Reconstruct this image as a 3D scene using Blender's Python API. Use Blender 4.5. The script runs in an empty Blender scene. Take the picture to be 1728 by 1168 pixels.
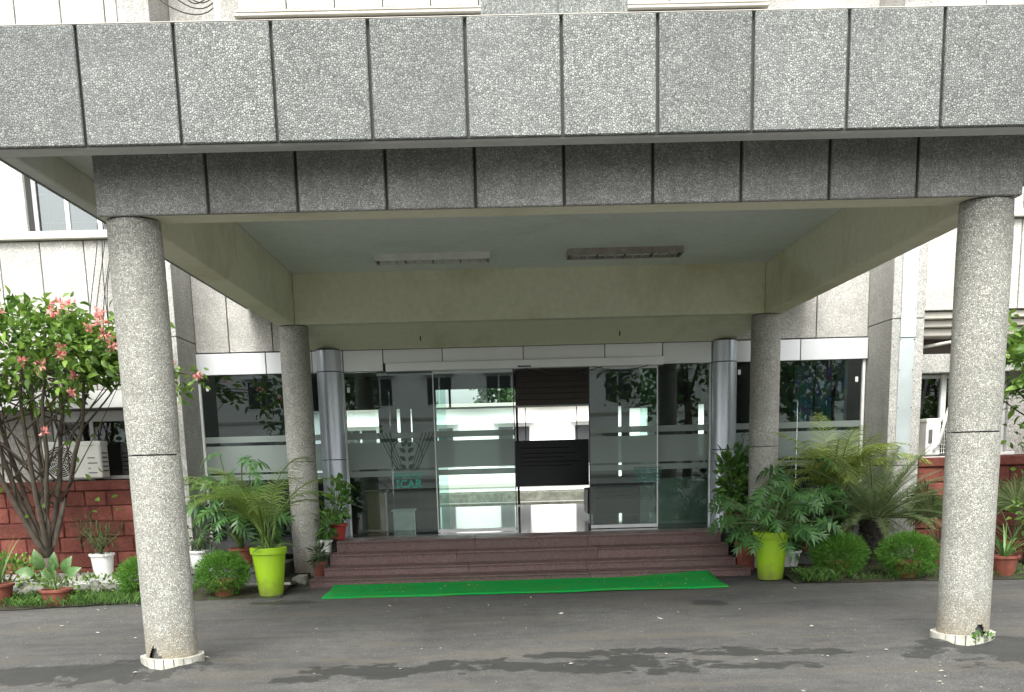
import bpy, bmesh, math, random
from mathutils import Matrix, Vector, noise
R = math.radians
scene = bpy.context.scene
col = scene.collection
random.seed(7)

# ------------------------------------------------------------------ camera
cam = bpy.data.cameras.new('camera')
cam.sensor_width = 36.0; cam.lens = 36 * 1791.18 / 1728; cam.shift_y = 537.7 / 1728
cam.clip_start = 0.05; cam.clip_end = 2000
camo = bpy.data.objects.new('camera', cam); col.objects.link(camo); scene.camera = camo
yaw, pitch, roll = 0.0151, 0.1945, -0.0268
right = Vector((math.cos(yaw), -math.sin(yaw), 0)); fwd0 = Vector((math.sin(yaw), math.cos(yaw), 0)); up0 = Vector((0, 0, 1))
fwd = fwd0 * math.cos(pitch) - up0 * math.sin(pitch); up1 = fwd0 * math.sin(pitch) + up0 * math.cos(pitch)
rx = right * math.cos(roll) + up1 * math.sin(roll); ux = -right * math.sin(roll) + up1 * math.cos(roll)
m = Matrix((rx, ux, -fwd)).transposed().to_4x4(); m.translation = Vector((0, 0, 1.6)); camo.matrix_world = m

# ------------------------------------------------------------------ world, sun, exposure
SUN_EL, SUN_AZ = 52, 192          # azimuth clockwise from +Y: behind the camera, a little to its left
world = bpy.data.worlds.new('World'); scene.world = world; world.use_nodes = True
wn = world.node_tree; wn.nodes.clear()
sky = wn.nodes.new('ShaderNodeTexSky'); sky.sky_type = 'NISHITA'; sky.sun_disc = False
sky.sun_elevation = R(SUN_EL); sky.sun_rotation = R(SUN_AZ); sky.dust_density = 4.0; sky.air_density = 1.2; sky.ozone_density = 1.0
hsv = wn.nodes.new('ShaderNodeHueSaturation'); hsv.inputs['Saturation'].default_value = 0.10
bg = wn.nodes.new('ShaderNodeBackground'); bg.inputs['Strength'].default_value = 0.15
wo = wn.nodes.new('ShaderNodeOutputWorld')
wn.links.new(sky.outputs[0], hsv.inputs['Color']); wn.links.new(hsv.outputs[0], bg.inputs['Color']); wn.links.new(bg.outputs[0], wo.inputs['Surface'])
sl = bpy.data.lights.new('sun', 'SUN'); sl.energy = 0.8; sl.angle = R(28); sl.color = (1.0, 0.985, 0.91)
so = bpy.data.objects.new('sun', sl); col.objects.link(so)
az = R(SUN_AZ); el = R(SUN_EL)
sdir = Vector((math.sin(az) * math.cos(el), math.cos(az) * math.cos(el), math.sin(el)))
so.rotation_euler = sdir.to_track_quat('Z', 'Y').to_euler(); so.location = (0, -10, 30)
scene.view_settings.view_transform = 'Standard'; scene.view_settings.look = 'None'
scene.view_settings.exposure = 1.72; scene.view_settings.gamma = 1.0
scene.render.engine = 'CYCLES'
scene.cycles.max_bounces = 8; scene.cycles.transparent_max_bounces = 16; scene.cycles.diffuse_bounces = 5

# ------------------------------------------------------------------ helpers
WL = {}
def link(o, parent=None, local=False):
    col.objects.link(o)
    if parent is not None:
        o.parent = parent
        if not local:
            o.matrix_parent_inverse = Matrix.Translation(-WL[parent])
            WL[o] = Vector((0, 0, 0))
        else:
            WL[o] = WL[parent].copy()
    else:
        WL[o] = Vector((0, 0, 0))
    return o
def tag(o, label=None, cat=None, group=None, kind=None):
    if label: o['label'] = label
    if cat: o['category'] = cat
    if group: o['group'] = group
    if kind: o['kind'] = kind
    return o
def thing(name, label, cat, loc=(0, 0, 0), group=None):
    o = bpy.data.objects.new(name, None); o.empty_display_size = .1; col.objects.link(o); o.location = loc
    WL[o] = Vector(loc); return tag(o, label, cat, group)
def mk(name, verts, faces, mat, parent=None, local=False, smooth=False):
    me = bpy.data.meshes.new(name); me.from_pydata([tuple(v) for v in verts], [], faces); me.update()
    if mat: me.materials.append(mat)
    if smooth: me.polygons.foreach_set('use_smooth', [True] * len(me.polygons))
    return link(bpy.data.objects.new(name, me), parent, local)
def box_geo(x0, x1, y0, y1, z0, z1, b=0.0):
    bm = bmesh.new(); bmesh.ops.create_cube(bm, size=1)
    for v in bm.verts:
        v.co = Vector(((x0 + x1) / 2 + v.co.x * (x1 - x0), (y0 + y1) / 2 + v.co.y * (y1 - y0), (z0 + z1) / 2 + v.co.z * (z1 - z0)))
    if b > 0: bmesh.ops.bevel(bm, geom=bm.edges[:], offset=b, segments=1, affect='EDGES', profile=.5)
    return bm
def B(name, x0, x1, y0, y1, z0, z1, mat, parent=None, b=0.004, local=False):
    bm = box_geo(x0, x1, y0, y1, z0, z1, b)
    me = bpy.data.meshes.new(name); bm.to_mesh(me); bm.free(); me.materials.append(mat)
    return link(bpy.data.objects.new(name, me), parent, local)
class MB:
    """collects polygons for one mesh"""
    def __init__(s): s.v = []; s.f = []
    def add(s, vs, fs):
        n = len(s.v); s.v += [Vector(v) for v in vs]; s.f += [tuple(i + n for i in f) for f in fs]
    def box(s, x0, x1, y0, y1, z0, z1):
        s.add([(x0, y0, z0), (x1, y0, z0), (x1, y1, z0), (x0, y1, z0), (x0, y0, z1), (x1, y0, z1), (x1, y1, z1), (x0, y1, z1)],
              [(3, 2, 1, 0), (4, 5, 6, 7), (0, 1, 5, 4), (1, 2, 6, 5), (2, 3, 7, 6), (3, 0, 4, 7)])
    def tube(s, pts, rads, n=6, caps=True):
        pts = [Vector(p) for p in pts]; rings = []
        base = len(s.v); t0 = None
        for i, p in enumerate(pts):
            t = (pts[min(i + 1, len(pts) - 1)] - pts[max(i - 1, 0)]).normalized()
            a = Vector((0, 0, 1)) if abs(t.z) < .9 else Vector((1, 0, 0))
            u = t.cross(a).normalized(); w = t.cross(u)
            r = rads[i] if isinstance(rads, (list, tuple)) else rads
            for k in range(n):
                an = 2 * math.pi * k / n; s.v.append(p + u * (math.cos(an) * r) + w * (math.sin(an) * r))
        for i in range(len(pts) - 1):
            for k in range(n):
                a = base + i * n + k; b_ = base + i * n + (k + 1) % n
                s.f.append((a, b_, b_ + n, a + n))
        if caps:
            s.f.append(tuple(base + k for k in range(n))[::-1]); s.f.append(tuple(base + (len(pts) - 1) * n + k for k in range(n)))
    def lathe(s, prof, n=32, c=(0, 0)):
        base = len(s.v)
        for r, z in prof:
            for k in range(n):
                a = 2 * math.pi * k / n; s.v.append(Vector((c[0] + r * math.cos(a), c[1] + r * math.sin(a), z)))
        for i in range(len(prof) - 1):
            for k in range(n):
                a = base + i * n + k; b_ = base + i * n + (k + 1) % n
                s.f.append((a, b_, b_ + n, a + n))
    def geo(s, verts, faces, M):
        n = len(s.v); s.v += [M @ Vector(v) for v in verts]; s.f += [tuple(i + n for i in f) for f in faces]
    def build(s, name, mat, parent=None, local=False, smooth=False): return mk(name, s.v, s.f, mat, parent, local, smooth)
def bez(p0, p1, p2, p3, n):
    out = []
    for i in range(n + 1):
        t = i / n; out.append(Vector(p0) * (1 - t) ** 3 + Vector(p1) * 3 * t * (1 - t) ** 2 + Vector(p2) * 3 * t * t * (1 - t) + Vector(p3) * t ** 3)
    return out

# ------------------------------------------------------------------ materials
MATS = {}
class NT:
    def __init__(s, name):
        s.m = bpy.data.materials.new(name); s.m.use_nodes = True; s.t = s.m.node_tree; s.t.nodes.clear()
        s.out = s.t.nodes.new('ShaderNodeOutputMaterial')
        MATS[name] = s.m
    def n(s, typ, **kw):
        nd = s.t.nodes.new(typ)
        for k, v in kw.items():
            if k.startswith('i_'): nd.inputs[k[2:].replace('_', ' ')].default_value = v
            else: setattr(nd, k, v)
        return nd
    def l(s, a, b): s.t.links.new(a, b)
    def coord(s, kind='Object'): return s.n('ShaderNodeTexCoord').outputs[kind]
    def noise(s, vec, scale, detail=3, rough=.55, dist=0):
        nd = s.n('ShaderNodeTexNoise'); nd.inputs['Scale'].default_value = scale; nd.inputs['Detail'].default_value = detail
        nd.inputs['Roughness'].default_value = rough; nd.inputs['Distortion'].default_value = dist; s.l(vec, nd.inputs['Vector']); return nd.outputs['Fac']
    def vor(s, vec, scale, feature='F1', rnd=1.0):
        nd = s.n('ShaderNodeTexVoronoi'); nd.feature = feature; nd.inputs['Scale'].default_value = scale; nd.inputs['Randomness'].default_value = rnd
        s.l(vec, nd.inputs['Vector']); return nd
    def ramp(s, fac, stops, interp='LINEAR'):
        nd = s.n('ShaderNodeValToRGB'); cr = nd.color_ramp; cr.interpolation = interp
        while len(cr.elements) < len(stops): cr.elements.new(.5)
        for e, (p, c) in zip(cr.elements, stops):
            e.position = p; e.color = (c, c, c, 1) if isinstance(c, (int, float)) else (*c, 1)
        s.l(fac, nd.inputs['Fac']); return nd.outputs['Color']
    def mix(s, fac, a, b, blend='MIX'):
        nd = s.n('ShaderNodeMix'); nd.data_type = 'RGBA'; nd.blend_type = blend
        for sock, v in ((nd.inputs[0], fac), (nd.inputs[6], a), (nd.inputs[7], b)):
            if hasattr(v, 'is_linked'): s.l(v, sock)
            elif isinstance(v, (int, float)): sock.default_value = v if sock == nd.inputs[0] else (v, v, v, 1)
            else: sock.default_value = (*v, 1)
        return nd.outputs[2]
    def math(s, op, a, b=None):
        nd = s.n('ShaderNodeMath'); nd.operation = op
        for i, v in enumerate((a, b)):
            if v is None: continue
            if hasattr(v, 'is_linked'): s.l(v, nd.inputs[i])
            else: nd.inputs[i].default_value = v
        return nd.outputs[0]
    def bump(s, h, strength=.5, dist=.01, normal=None):
        nd = s.n('ShaderNodeBump'); nd.inputs['Strength'].default_value = strength; nd.inputs['Distance'].default_value = dist
        s.l(h, nd.inputs['Height'])
        if normal: s.l(normal, nd.inputs['Normal'])
        return nd.outputs[0]
    def pbsdf(s, color, rough=.6, metal=0, normal=None, spec=.5, **kw):
        b = s.n('ShaderNodeBsdfPrincipled')
        for sock, v in ((b.inputs['Base Color'], color), (b.inputs['Roughness'], rough), (b.inputs['Metallic'], metal)):
            if hasattr(v, 'is_linked'): s.l(v, sock)
            elif isinstance(v, (int, float)) and sock.type == 'RGBA': sock.default_value = (v, v, v, 1)
            elif isinstance(v, (int, float)): sock.default_value = v
            else: sock.default_value = (*v, 1)
        b.inputs['Specular IOR Level'].default_value = spec
        for k, v in kw.items(): b.inputs[k.replace('_', ' ')].default_value = v
        if normal: s.l(normal, b.inputs['Normal'])
        s.l(b.outputs[0], s.out.inputs['Surface']); return b
def plain(name, color, rough=.6, metal=0, var=.12, scale=8, bump=.0, spec=.5):
    t = NT(name); c = t.coord(); nz = t.noise(c, scale, 4); v = t.ramp(nz, [(.3, 1 - var), (.7, 1 + var * .4)])
    cc = t.mix(1.0, v, color, 'MULTIPLY')
    t.pbsdf(cc, rough, metal, t.bump(t.noise(c, scale * 9, 3), bump, .004) if bump else None, spec); return t.m

def pebble(name, gap, lo, hi, scale=46, gapw=.16, dirt=.25, dirtcol=(.05, .05, .045), bump=.8, dscale=1.1, pow_=1.0, panelvar=.1, streak=0, grime=0):
    """exposed river pebbles set in mortar, with weather stains"""
    t = NT(name); c = t.coord()
    f1 = t.vor(c, scale); de = t.vor(c, scale, 'DISTANCE_TO_EDGE')
    sep = t.n('ShaderNodeSeparateColor'); t.l(f1.outputs['Color'], sep.inputs[0])
    stone = t.ramp(sep.outputs[0], [(0, lo), (.55, tuple((a + b) / 2 for a, b in zip(lo, hi))), (1, hi)])
    mask = t.ramp(de.outputs['Distance'], [(gapw * .45, 0), (gapw, 1)])
    base = t.mix(mask, gap, stone)
    big = t.noise(c, dscale, 5, .6, .4); med = t.noise(c, dscale * 5, 4, .6)
    d = t.math('MULTIPLY', t.ramp(big, [(.38, 0), (.72, 1)]), dirt); base = t.mix(d, base, dirtcol)
    base = t.mix(1.0, base, t.ramp(med, [(.3, .84), (.7, 1.08)]), 'MULTIPLY')
    if streak:
        mp = t.n('ShaderNodeMapping'); mp.inputs['Scale'].default_value = (5.5, 5.5, .35); t.l(c, mp.inputs['Vector'])
        st = t.noise(mp.outputs[0], 1.0, 4, .65); base = t.mix(t.math('MULTIPLY', t.ramp(st, [(.52, 0), (.72, 1)]), streak), base, dirtcol)
    if grime:   # mud splashed up from the ground
        sz = t.n('ShaderNodeSeparateXYZ'); t.l(c, sz.inputs[0]); gz = t.math('ADD', sz.outputs[2], t.math('MULTIPLY', t.math('SUBTRACT', t.noise(c, 7, 5, .65), .5), .55))
        base = t.mix(t.math('MULTIPLY', t.ramp(gz, [(.04, 1), (.42, 0)]), grime), base, (.20, .155, .09))
    oi = t.n('ShaderNodeObjectInfo'); base = t.mix(1.0, base, t.ramp(oi.outputs['Random'], [(0, 1 - panelvar), (1, 1 + panelvar * .4)]), 'MULTIPLY')
    h = t.math('ADD', t.ramp(de.outputs['Distance'], [(0, 0), (gapw * 1.6, 1)]), t.math('MULTIPLY', sep.outputs[1], .5))
    t.pbsdf(base, .78, 0, t.bump(h, bump, .006), .3); return t.m

M_FASCIA = pebble('fascia_pebbles', (.088, .094, .088), (.16, .17, .158), (.395, .41, .375), 66, .15, .45, (.15, .158, .158), .45, .8, panelvar=.16, streak=.3)
M_BEAM = pebble('beam_pebbles', (.16, .162, .153), (.25, .252, .24), (.52, .52, .485), 78, .15, .5, (.15, .15, .145), .45, 1.2, panelvar=.14, streak=.4)
M_COL = pebble('column_pebbles', (.18, .179, .155), (.29, .29, .255), (.60, .60, .535), 72, .14, .32, (.27, .27, .235), .55, .9, streak=.18, grime=.6)
M_COLLIFT = pebble('lightened_stained_column_pebbles', (.25, .247, .22), (.38, .373, .335), (.72, .71, .65), 74, .14, .4, (.25, .245, .22), .55, 1.4, streak=.35, grime=.6)  # rear columns: pebble colours lightened against the canopy shade, with heavier stains
M_WALL = pebble('washed_wall_pebbles', (.34, .325, .29), (.50, .485, .45), (.76, .75, .71), 66, .12, .10, (.45, .43, .38), .5, .8, panelvar=.06, streak=.12)
M_PIL = pebble('pilaster_pebbles', (.27, .26, .23), (.45, .44, .41), (.78, .77, .74), 66, .14, .12, (.36, .34, .30), .7, .8, panelvar=.04)

def plaster(name, color, stain=(.2, .19, .12), amt=.5, rough=.85, scale=.7):
    t = NT(name); c = t.coord(); big = t.noise(c, scale, 5, .6, .6); fine = t.noise(c, 14, 4)
    b = t.mix(t.math('MULTIPLY', t.ramp(big, [(.5, 0), (.78, 1)]), amt), color, stain)
    b = t.mix(1.0, b, t.ramp(fine, [(.3, .93), (.7, 1.03)]), 'MULTIPLY')
    t.pbsdf(b, rough, 0, t.bump(t.noise(c, 60, 3), .15, .003), .25); return t.m
M_CEIL = plaster('ceiling_paint', (.78, .80, .81), (.60, .61, .59), .6)
M_BEAMPL = plaster('cream_plaster', (.75, .73, .57), (.44, .40, .22), .7)
M_RIM = plaster('rim_plaster', (.56, .58, .55), (.2, .2, .19), .5)
M_WHITEPL = plaster('white_plaster', (.82, .82, .80), (.6, .58, .52), .25)
M_LEDGE = plaster('ledge_plaster', (.50, .475, .42), (.35, .31, .25), .5)
M_CONC = plaster('grey_concrete', (.33, .33, .31), (.12, .12, .1), .6)
M_JOINT = plain('joint_shadow_mortar', (.10, .10, .095), .9)

# asphalt with damp patches and chippings
t = NT('asphalt'); c = t.coord()
n1 = t.noise(c, .55, 5, .6, .3); n2 = t.noise(c, 6, 5, .65); n3 = t.noise(c, 90, 2, .7); vo = t.vor(c, 70)
base = t.ramp(n1, [(.3, (.050, .050, .049)), (.5, (.073, .072, .068)), (.72, (.098, .096, .090))])
base = t.mix(1.0, base, t.ramp(n2, [(.3, .78), (.7, 1.16)]), 'MULTIPLY')
base = t.mix(1.0, base, t.ramp(n3, [(.32, .55), (.5, 1.0), (.72, 1.6)]), 'MULTIPLY')
sp = t.n('ShaderNodeSeparateColor'); t.l(vo.outputs['Color'], sp.inputs[0])
chips = t.math('MULTIPLY', t.ramp(sp.outputs[0], [(.955, 0), (.965, 1)]), t.ramp(vo.outputs['Distance'], [(.22, 1), (.34, 0)]))
base = t.mix(t.math('MULTIPLY', chips, .75), base, (.36, .35, .32))
# long drag marks across the drive
mp = t.n('ShaderNodeMapping'); mp.inputs['Scale'].default_value = (.35, 3.2, 1); mp.inputs['Rotation'].default_value = (0, 0, .05); t.l(c, mp.inputs['Vector'])
dr = t.noise(mp.outputs[0], 1.6, 6, .62, .5); base = t.mix(t.math('MULTIPLY', t.ramp(dr, [(.56, 0), (.70, 1)]), .55), base, (.032, .034, .033))
mp2 = t.n('ShaderNodeMapping'); mp2.inputs['Scale'].default_value = (.5, 2.0, 1); mp2.inputs['Location'].default_value = (3.1, 1.7, 0); t.l(c, mp2.inputs['Vector'])
du = t.noise(mp2.outputs[0], 1.1, 6, .6, .3); base = t.mix(t.math('MULTIPLY', t.ramp(du, [(.48, 0), (.70, 1)]), .6), base, (.105, .094, .073))
sx = t.n('ShaderNodeSeparateXYZ'); t.l(c, sx.inputs[0]); wob = t.noise(c, 2.6, 4, .6); wob2 = t.noise(c, 9, 3, .6)
damp = None
for (px, py, ra, rb) in [(-.95, 8.02, .42, .22), (-.55, 8.1, .35, .1), (-.1, 8.15, .34, .24), (.3, 8.0, .3, .16), (.62, 8.45, .42, .11), (1.05, 7.95, .45, .26), (1.35, 8.55, .5, .1),
                         (2.26, 11.22, .18, .17), (2.5, 8.3, .34, .13), (1.95, 8.35, .3, .1), (-2.43, 12.2, .26, .16), (-3.3, 8.3, .8, .35), (4.2, 8.1, .7, .45), (-1.4, 7.8, .25, .12), (2.0, 7.8, .4, .1)]:
    ex = t.math('MULTIPLY', t.math('SUBTRACT', sx.outputs[0], px), .8 / ra); ey = t.math('MULTIPLY', t.math('SUBTRACT', sx.outputs[1], py), .75 / rb)
    dd = t.math('ADD', t.math('MULTIPLY', ex, ex), t.math('MULTIPLY', ey, ey))
    damp = dd if damp is None else t.math('MINIMUM', damp, dd)
dv = t.math('ADD', damp, t.math('ADD', t.math('MULTIPLY', t.math('SUBTRACT', wob, .5), 5.5), t.math('MULTIPLY', t.math('SUBTRACT', wob2, .5), 2.6)))
dm = t.ramp(dv, [(.72, 1), (1.0, 0)])
base = t.mix(t.math('MULTIPLY', dm, .72), base, (.020, .021, .020))
rg = t.mix(dm, .88, .62)
hh = t.math('ADD', t.math('MULTIPLY', n3, .7), t.math('MULTIPLY', vo.outputs['Distance'], .5))
t.pbsdf(base, rg, 0, t.bump(hh, .55, .006), .3); M_ASPH = t.m

# soil and grass bed
t = NT('bed_soil'); c = t.coord(); b = t.ramp(t.noise(c, 5, 6, .65), [(.3, (.022, .020, .014)), (.52, (.05, .045, .032)), (.62, (.035, .06, .018)), (.8, (.05, .085, .02))])
t.pbsdf(b, .95, 0, t.bump(t.noise(c, 30, 5), .9, .03), .15); M_SOIL = t.m

# red-painted rough block
t = NT('red_painted_block'); c = t.coord(); oi = t.n('ShaderNodeObjectInfo')
b = t.ramp(t.noise(c, 3.5, 6, .65, .4), [(.28, (.09, .028, .020)), (.5, (.17, .050, .036)), (.72, (.25, .085, .062))])
b = t.mix(1.0, b, t.ramp(oi.outputs['Random'], [(0, .78), (1, 1.14)]), 'MULTIPLY')
sm = t.noise(c, 1.3, 5, .6); b = t.mix(t.math('MULTIPLY', t.ramp(sm, [(.55, 0), (.72, 1)]), .5), b, (.055, .028, .022))
t.pbsdf(b, .8, 0, t.bump(t.noise(c, 22, 6, .65), .9, .02), .3); M_RED = t.m
M_REDJ = plain('red_wall_mortar', (.10, .030, .024), .9)

# granite steps
t = NT('red_brown_granite'); c = t.coord(); vo = t.vor(c, 160); sp = t.n('ShaderNodeSeparateColor'); t.l(vo.outputs['Color'], sp.inputs[0])
b = t.ramp(sp.outputs[0], [(0, (.05, .029, .027)), (.5, (.125, .070, .066)), (.85, (.175, .102, .095)), (1, (.27, .20, .18))])
b = t.mix(t.math('MULTIPLY', t.ramp(t.noise(c, 1.6, 5, .65), [(.45, 0), (.75, 1)]), .55), b, (.13, .105, .085))
oi = t.n('ShaderNodeObjectInfo'); b = t.mix(1.0, b, t.ramp(oi.outputs['Random'], [(0, .82), (1, 1.12)]), 'MULTIPLY')
t.pbsdf(b, t.ramp(t.noise(c, 4, 4), [(.3, .34), (.7, .6)]), 0, None, .5); M_GRAN = t.m
t = NT('polished_lobby_stone'); c = t.coord()
b = t.ramp(t.noise(c, 5, 6, .7), [(.3, (.035, .037, .036)), (.7, (.10, .10, .095))]); t.pbsdf(b, .09, 0, None, .6); M_FLOOR = t.m
t = NT('dark_ledge_stone'); c = t.coord(); b = t.ramp(t.noise(c, 4, 5, .65), [(.3, (.045, .048, .045)), (.7, (.12, .12, .11))]); t.pbsdf(b, .55, 0, t.bump(t.noise(c, 25, 4), .3, .01)); M_LSTONE = t.m

# metals and plastics
t = NT('brushed_aluminium'); c = t.coord(); mp = t.n('ShaderNodeMapping'); mp.inputs['Scale'].default_value = (60, 60, 1.2); t.l(c, mp.inputs['Vector'])
t.pbsdf((.60, .645, .71), t.ramp(t.noise(mp.outputs[0], 2, 3), [(.3, .36), (.7, .39)]), .75); M_STEEL = t.m
t = NT('silver_cladding'); c = t.coord(); oi = t.n('ShaderNodeObjectInfo')
b = t.mix(1.0, t.ramp(t.noise(c, 1.5, 4), [(.3, (.76, .78, .79)), (.7, (.83, .84, .845))]), t.ramp(oi.outputs['Random'], [(0, .88), (1, 1.05)]), 'MULTIPLY'); t.pbsdf(b, .38, .25); M_ACP = t.m
M_ALU = plain('aluminium_frame', (.62, .63, .63), .45, .35)
M_WFRAME = plain('white_frame', (.78, .78, .76), .5)
M_DARKMET = plain('dark_metal', (.045, .047, .05), .5, .3)
M_ACW = plain('ac_casing', (.76, .75, .70), .5, 0, .1, 3)
M_ACG = plain('ac_print', (.10, .10, .10), .6)
M_PVC = plain('white_pvc', (.74, .73, .68), .5, 0, .2, 4)
M_CABLE = plain('black_cable', (.025, .025, .025), .6)
M_TILE = plain('glazed_white_tile', (.46, .45, .39), .4, 0, .4, 9)
M_TUBE = plain('light_reflector', (.72, .72, .70), .4)
M_LIGHTBOX = plain('dusty_light_housing', (.36, .32, .29), .6, 0, .35, 10)
M_TERRA = plain('terracotta', (.22, .064, .040), .8, 0, .5, 7, .2)
M_REDPOT = plain('red_plastic_pot', (.42, .050, .042), .5, 0, .15, 6)
M_WPOT = plain('white_plastic_pot', (.70, .70, .68), .45, 0, .2, 6)
t = NT('lime_plastic'); c = t.coord(); sz = t.n('ShaderNodeSeparateXYZ'); t.l(c, sz.inputs[0]); nz = t.noise(c, 6, 5, .65)
b = t.mix(t.math('MULTIPLY', t.ramp(t.math('ADD', sz.outputs[2], t.math('MULTIPLY', t.math('SUBTRACT', nz, .5), .5)), [(.0, 1), (.22, 0)]), .65), (.27, .45, .012), (.14, .12, .06))
mp = t.n('ShaderNodeMapping'); mp.inputs['Scale'].default_value = (9, 9, 1.2); t.l(c, mp.inputs['Vector'])
b = t.mix(t.math('MULTIPLY', t.ramp(t.noise(mp.outputs[0], 1.5, 5, .65), [(.55, 0), (.75, 1)]), .35), b, (.19, .24, .06))
t.pbsdf(b, .45); M_LIME = t.m
M_BOARD = plain('black_board', (.012, .012, .014), .35)
M_WOODD = plain('dark_shutter', (.13, .095, .085), .6)
M_WOODL = plain('lectern_wood', (.30, .19, .11), .5)
M_CAB = plain('grey_cabinet', (.30, .32, .30), .5)
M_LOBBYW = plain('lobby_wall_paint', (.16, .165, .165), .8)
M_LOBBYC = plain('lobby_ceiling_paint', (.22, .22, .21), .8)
M_STONE = plain('rubble_stone', (.16, .165, .13), .9, 0, .5, 7, .6)
M_ROOMD = plain('dark_room', (.03, .03, .03), .9)
M_TEALD = plain('darker_teal_vinyl', (.010, .15, .11), .5)  # darker teal for the second lettering
M_TEAL = plain('teal_vinyl', (.015, .34, .25), .5)
M_ETCH = plain('dark_green_vinyl', (.025, .06, .045), .5)
M_GALV = plain('galvanised_sheet', (.52, .57, .57), .33, .55, .1, 3)
M_DRY = plain('dry_leaf', (.36, .33, .27), .8, 0, .4, 30)

t = NT('green_carpet'); c = t.coord(); b = t.ramp(t.noise(c, 260, 2, .7), [(.3, (.006, .16, .028)), (.7, (.014, .40, .075))])
b = t.mix(t.math('MULTIPLY', t.ramp(t.noise(c, 2.2, 5, .6), [(.5, 0), (.72, 1)]), .45), b, (.09, .22, .03))
b = t.mix(t.math('MULTIPLY', t.ramp(t.noise(c, 5.5, 6, .7), [(.56, 0), (.70, 1)]), .4), b, (.10, .11, .07))
mp = t.n('ShaderNodeMapping'); mp.inputs['Scale'].default_value = (.3, 30, 1); t.l(c, mp.inputs['Vector'])
b = t.mix(1.0, b, t.ramp(t.noise(mp.outputs[0], 1.2, 3), [(.35, .78), (.65, 1.1)]), 'MULTIPLY')
t.pbsdf(b, .95, 0, t.bump(t.noise(c, 300, 2), .6, .004), .1); M_CARPET = t.m

def glass(name, tint, k=1.5, base=.02, rough=0.0):
    t = NT(name); tr = t.n('ShaderNodeBsdfTransparent'); tr.inputs[0].default_value = (*tint, 1)
    gl = t.n('ShaderNodeBsdfGlossy'); gl.inputs['Roughness'].default_value = rough; gl.inputs[0].default_value = (.92, .97, .96, 1)
    fr = t.n('ShaderNodeFresnel'); fr.inputs[0].default_value = 1.5
    f = t.math('ADD', t.math('MULTIPLY', fr.outputs[0], k), base); mx = t.n('ShaderNodeMixShader')
    t.l(f, mx.inputs[0]); t.l(tr.outputs[0], mx.inputs[1]); t.l(gl.outputs[0], mx.inputs[2]); t.l(mx.outputs[0], t.out.inputs['Surface']); return t.m
M_GLASS = glass('entrance_glass', (.80, .90, .87), 1.5, .02)
M_GLASSW = glass('wing_glass', (.50, .58, .58), 2.0, .03)
M_WIN = glass('window_glass', (.35, .40, .42), 2.4, .05)
t = NT('frosted_film'); tr = t.n('ShaderNodeBsdfTransparent'); tr.inputs[0].default_value = (.75, .85, .82, 1)
df = t.n('ShaderNodeBsdfDiffuse'); df.inputs[0].default_value = (.36, .41, .385, 1); mx = t.n('ShaderNodeMixShader'); mx.inputs[0].default_value = .80
tl = t.n('ShaderNodeBsdfTranslucent'); tl.inputs[0].default_value = (.36, .41, .385, 1); m2 = t.n('ShaderNodeMixShader'); m2.inputs[0].default_value = .35
t.l(df.outputs[0], m2.inputs[1]); t.l(tl.outputs[0], m2.inputs[2]); t.l(tr.outputs[0], mx.inputs[1]); t.l(m2.outputs[0], mx.inputs[2]); t.l(mx.outputs[0], t.out.inputs['Surface']); M_FROST = t.m

def leafmat(name, dark, light, rough=.45, trans=.35, vein=None, spec=.4):
    t = NT(name); oi = t.n('ShaderNodeObjectInfo'); geo = t.n('ShaderNodeNewGeometry'); c = t.coord()
    rnd = t.math('FRACT', t.math('ADD', oi.outputs['Random'], geo.outputs['Random Per Island']))
    b = t.ramp(rnd, [(0, dark), (.6, tuple((a + b_) / 2 for a, b_ in zip(dark, light))), (1, light)])
    if vein:
        b = t.mix(t.ramp(t.noise(c, 34, 3, .6), [(.50, 0), (.58, 1)]), b, vein)
    p = t.pbsdf(b, rough, 0, None, spec)
    tl = t.n('ShaderNodeBsdfTranslucent'); t.l(b, tl.inputs[0]); mx = t.n('ShaderNodeMixShader'); mx.inputs[0].default_value = trans
    t.l(p.outputs[0], mx.inputs[1]); t.l(tl.outputs[0], mx.inputs[2]); t.l(mx.outputs[0], t.out.inputs['Surface']); return t.m
L_MUS = leafmat('flowering_tree_leaf', (.05, .12, .02), (.21, .34, .055))
L_PINK = leafmat('pink_bract', (.62, .17, .16), (.85, .48, .43), .6, .4)
L_FIC = leafmat('glossy_leaf', (.045, .12, .025), (.15, .30, .06), .35)
L_PHI = leafmat('lobed_leaf', (.035, .10, .028), (.11, .25, .07), .3)
L_ARECA = leafmat('palm_leaflet', (.07, .13, .022), (.20, .29, .055), .45)
L_ARECAY = leafmat('golden_palm_leaflet', (.13, .20, .03), (.35, .43, .09), .45)
L_CYC = leafmat('sago_leaflet', (.065, .115, .04), (.24, .29, .13), .35)
L_FERN = leafmat('fine_fern', (.055, .16, .018), (.15, .33, .045), .6, .4)
L_FERND = leafmat('dull_fern', (.030, .060, .022), (.075, .11, .04), .7, .3)
L_DIEF = leafmat('variegated_leaf', (.035, .10, .025), (.075, .19, .045), .35, .3, (.20, .29, .12))
L_STRAP = leafmat('strap_leaf', (.06, .14, .035), (.18, .30, .09), .4)
L_GREY = leafmat('grey_green_leaf', (.09, .12, .08), (.20, .24, .16), .5)
L_TREE = leafmat('tree_leaf', (.022, .055, .014), (.06, .12, .03), .5)
L_GRASS = leafmat('grass_blade', (.045, .11, .02), (.11, .21, .04), .6)
M_BARK = plain('bark', (.085, .068, .050), .9, 0, .4, 14, .8)
M_BARKD = plain('sago_trunk', (.022, .018, .014), .95, 0, .4, 20, .9)
M_STEM = plain('green_stem', (.08, .13, .03), .6)
M_SOILP = plain('potting_soil', (.035, .026, .018), .95, 0, .4, 30, .6)

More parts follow.
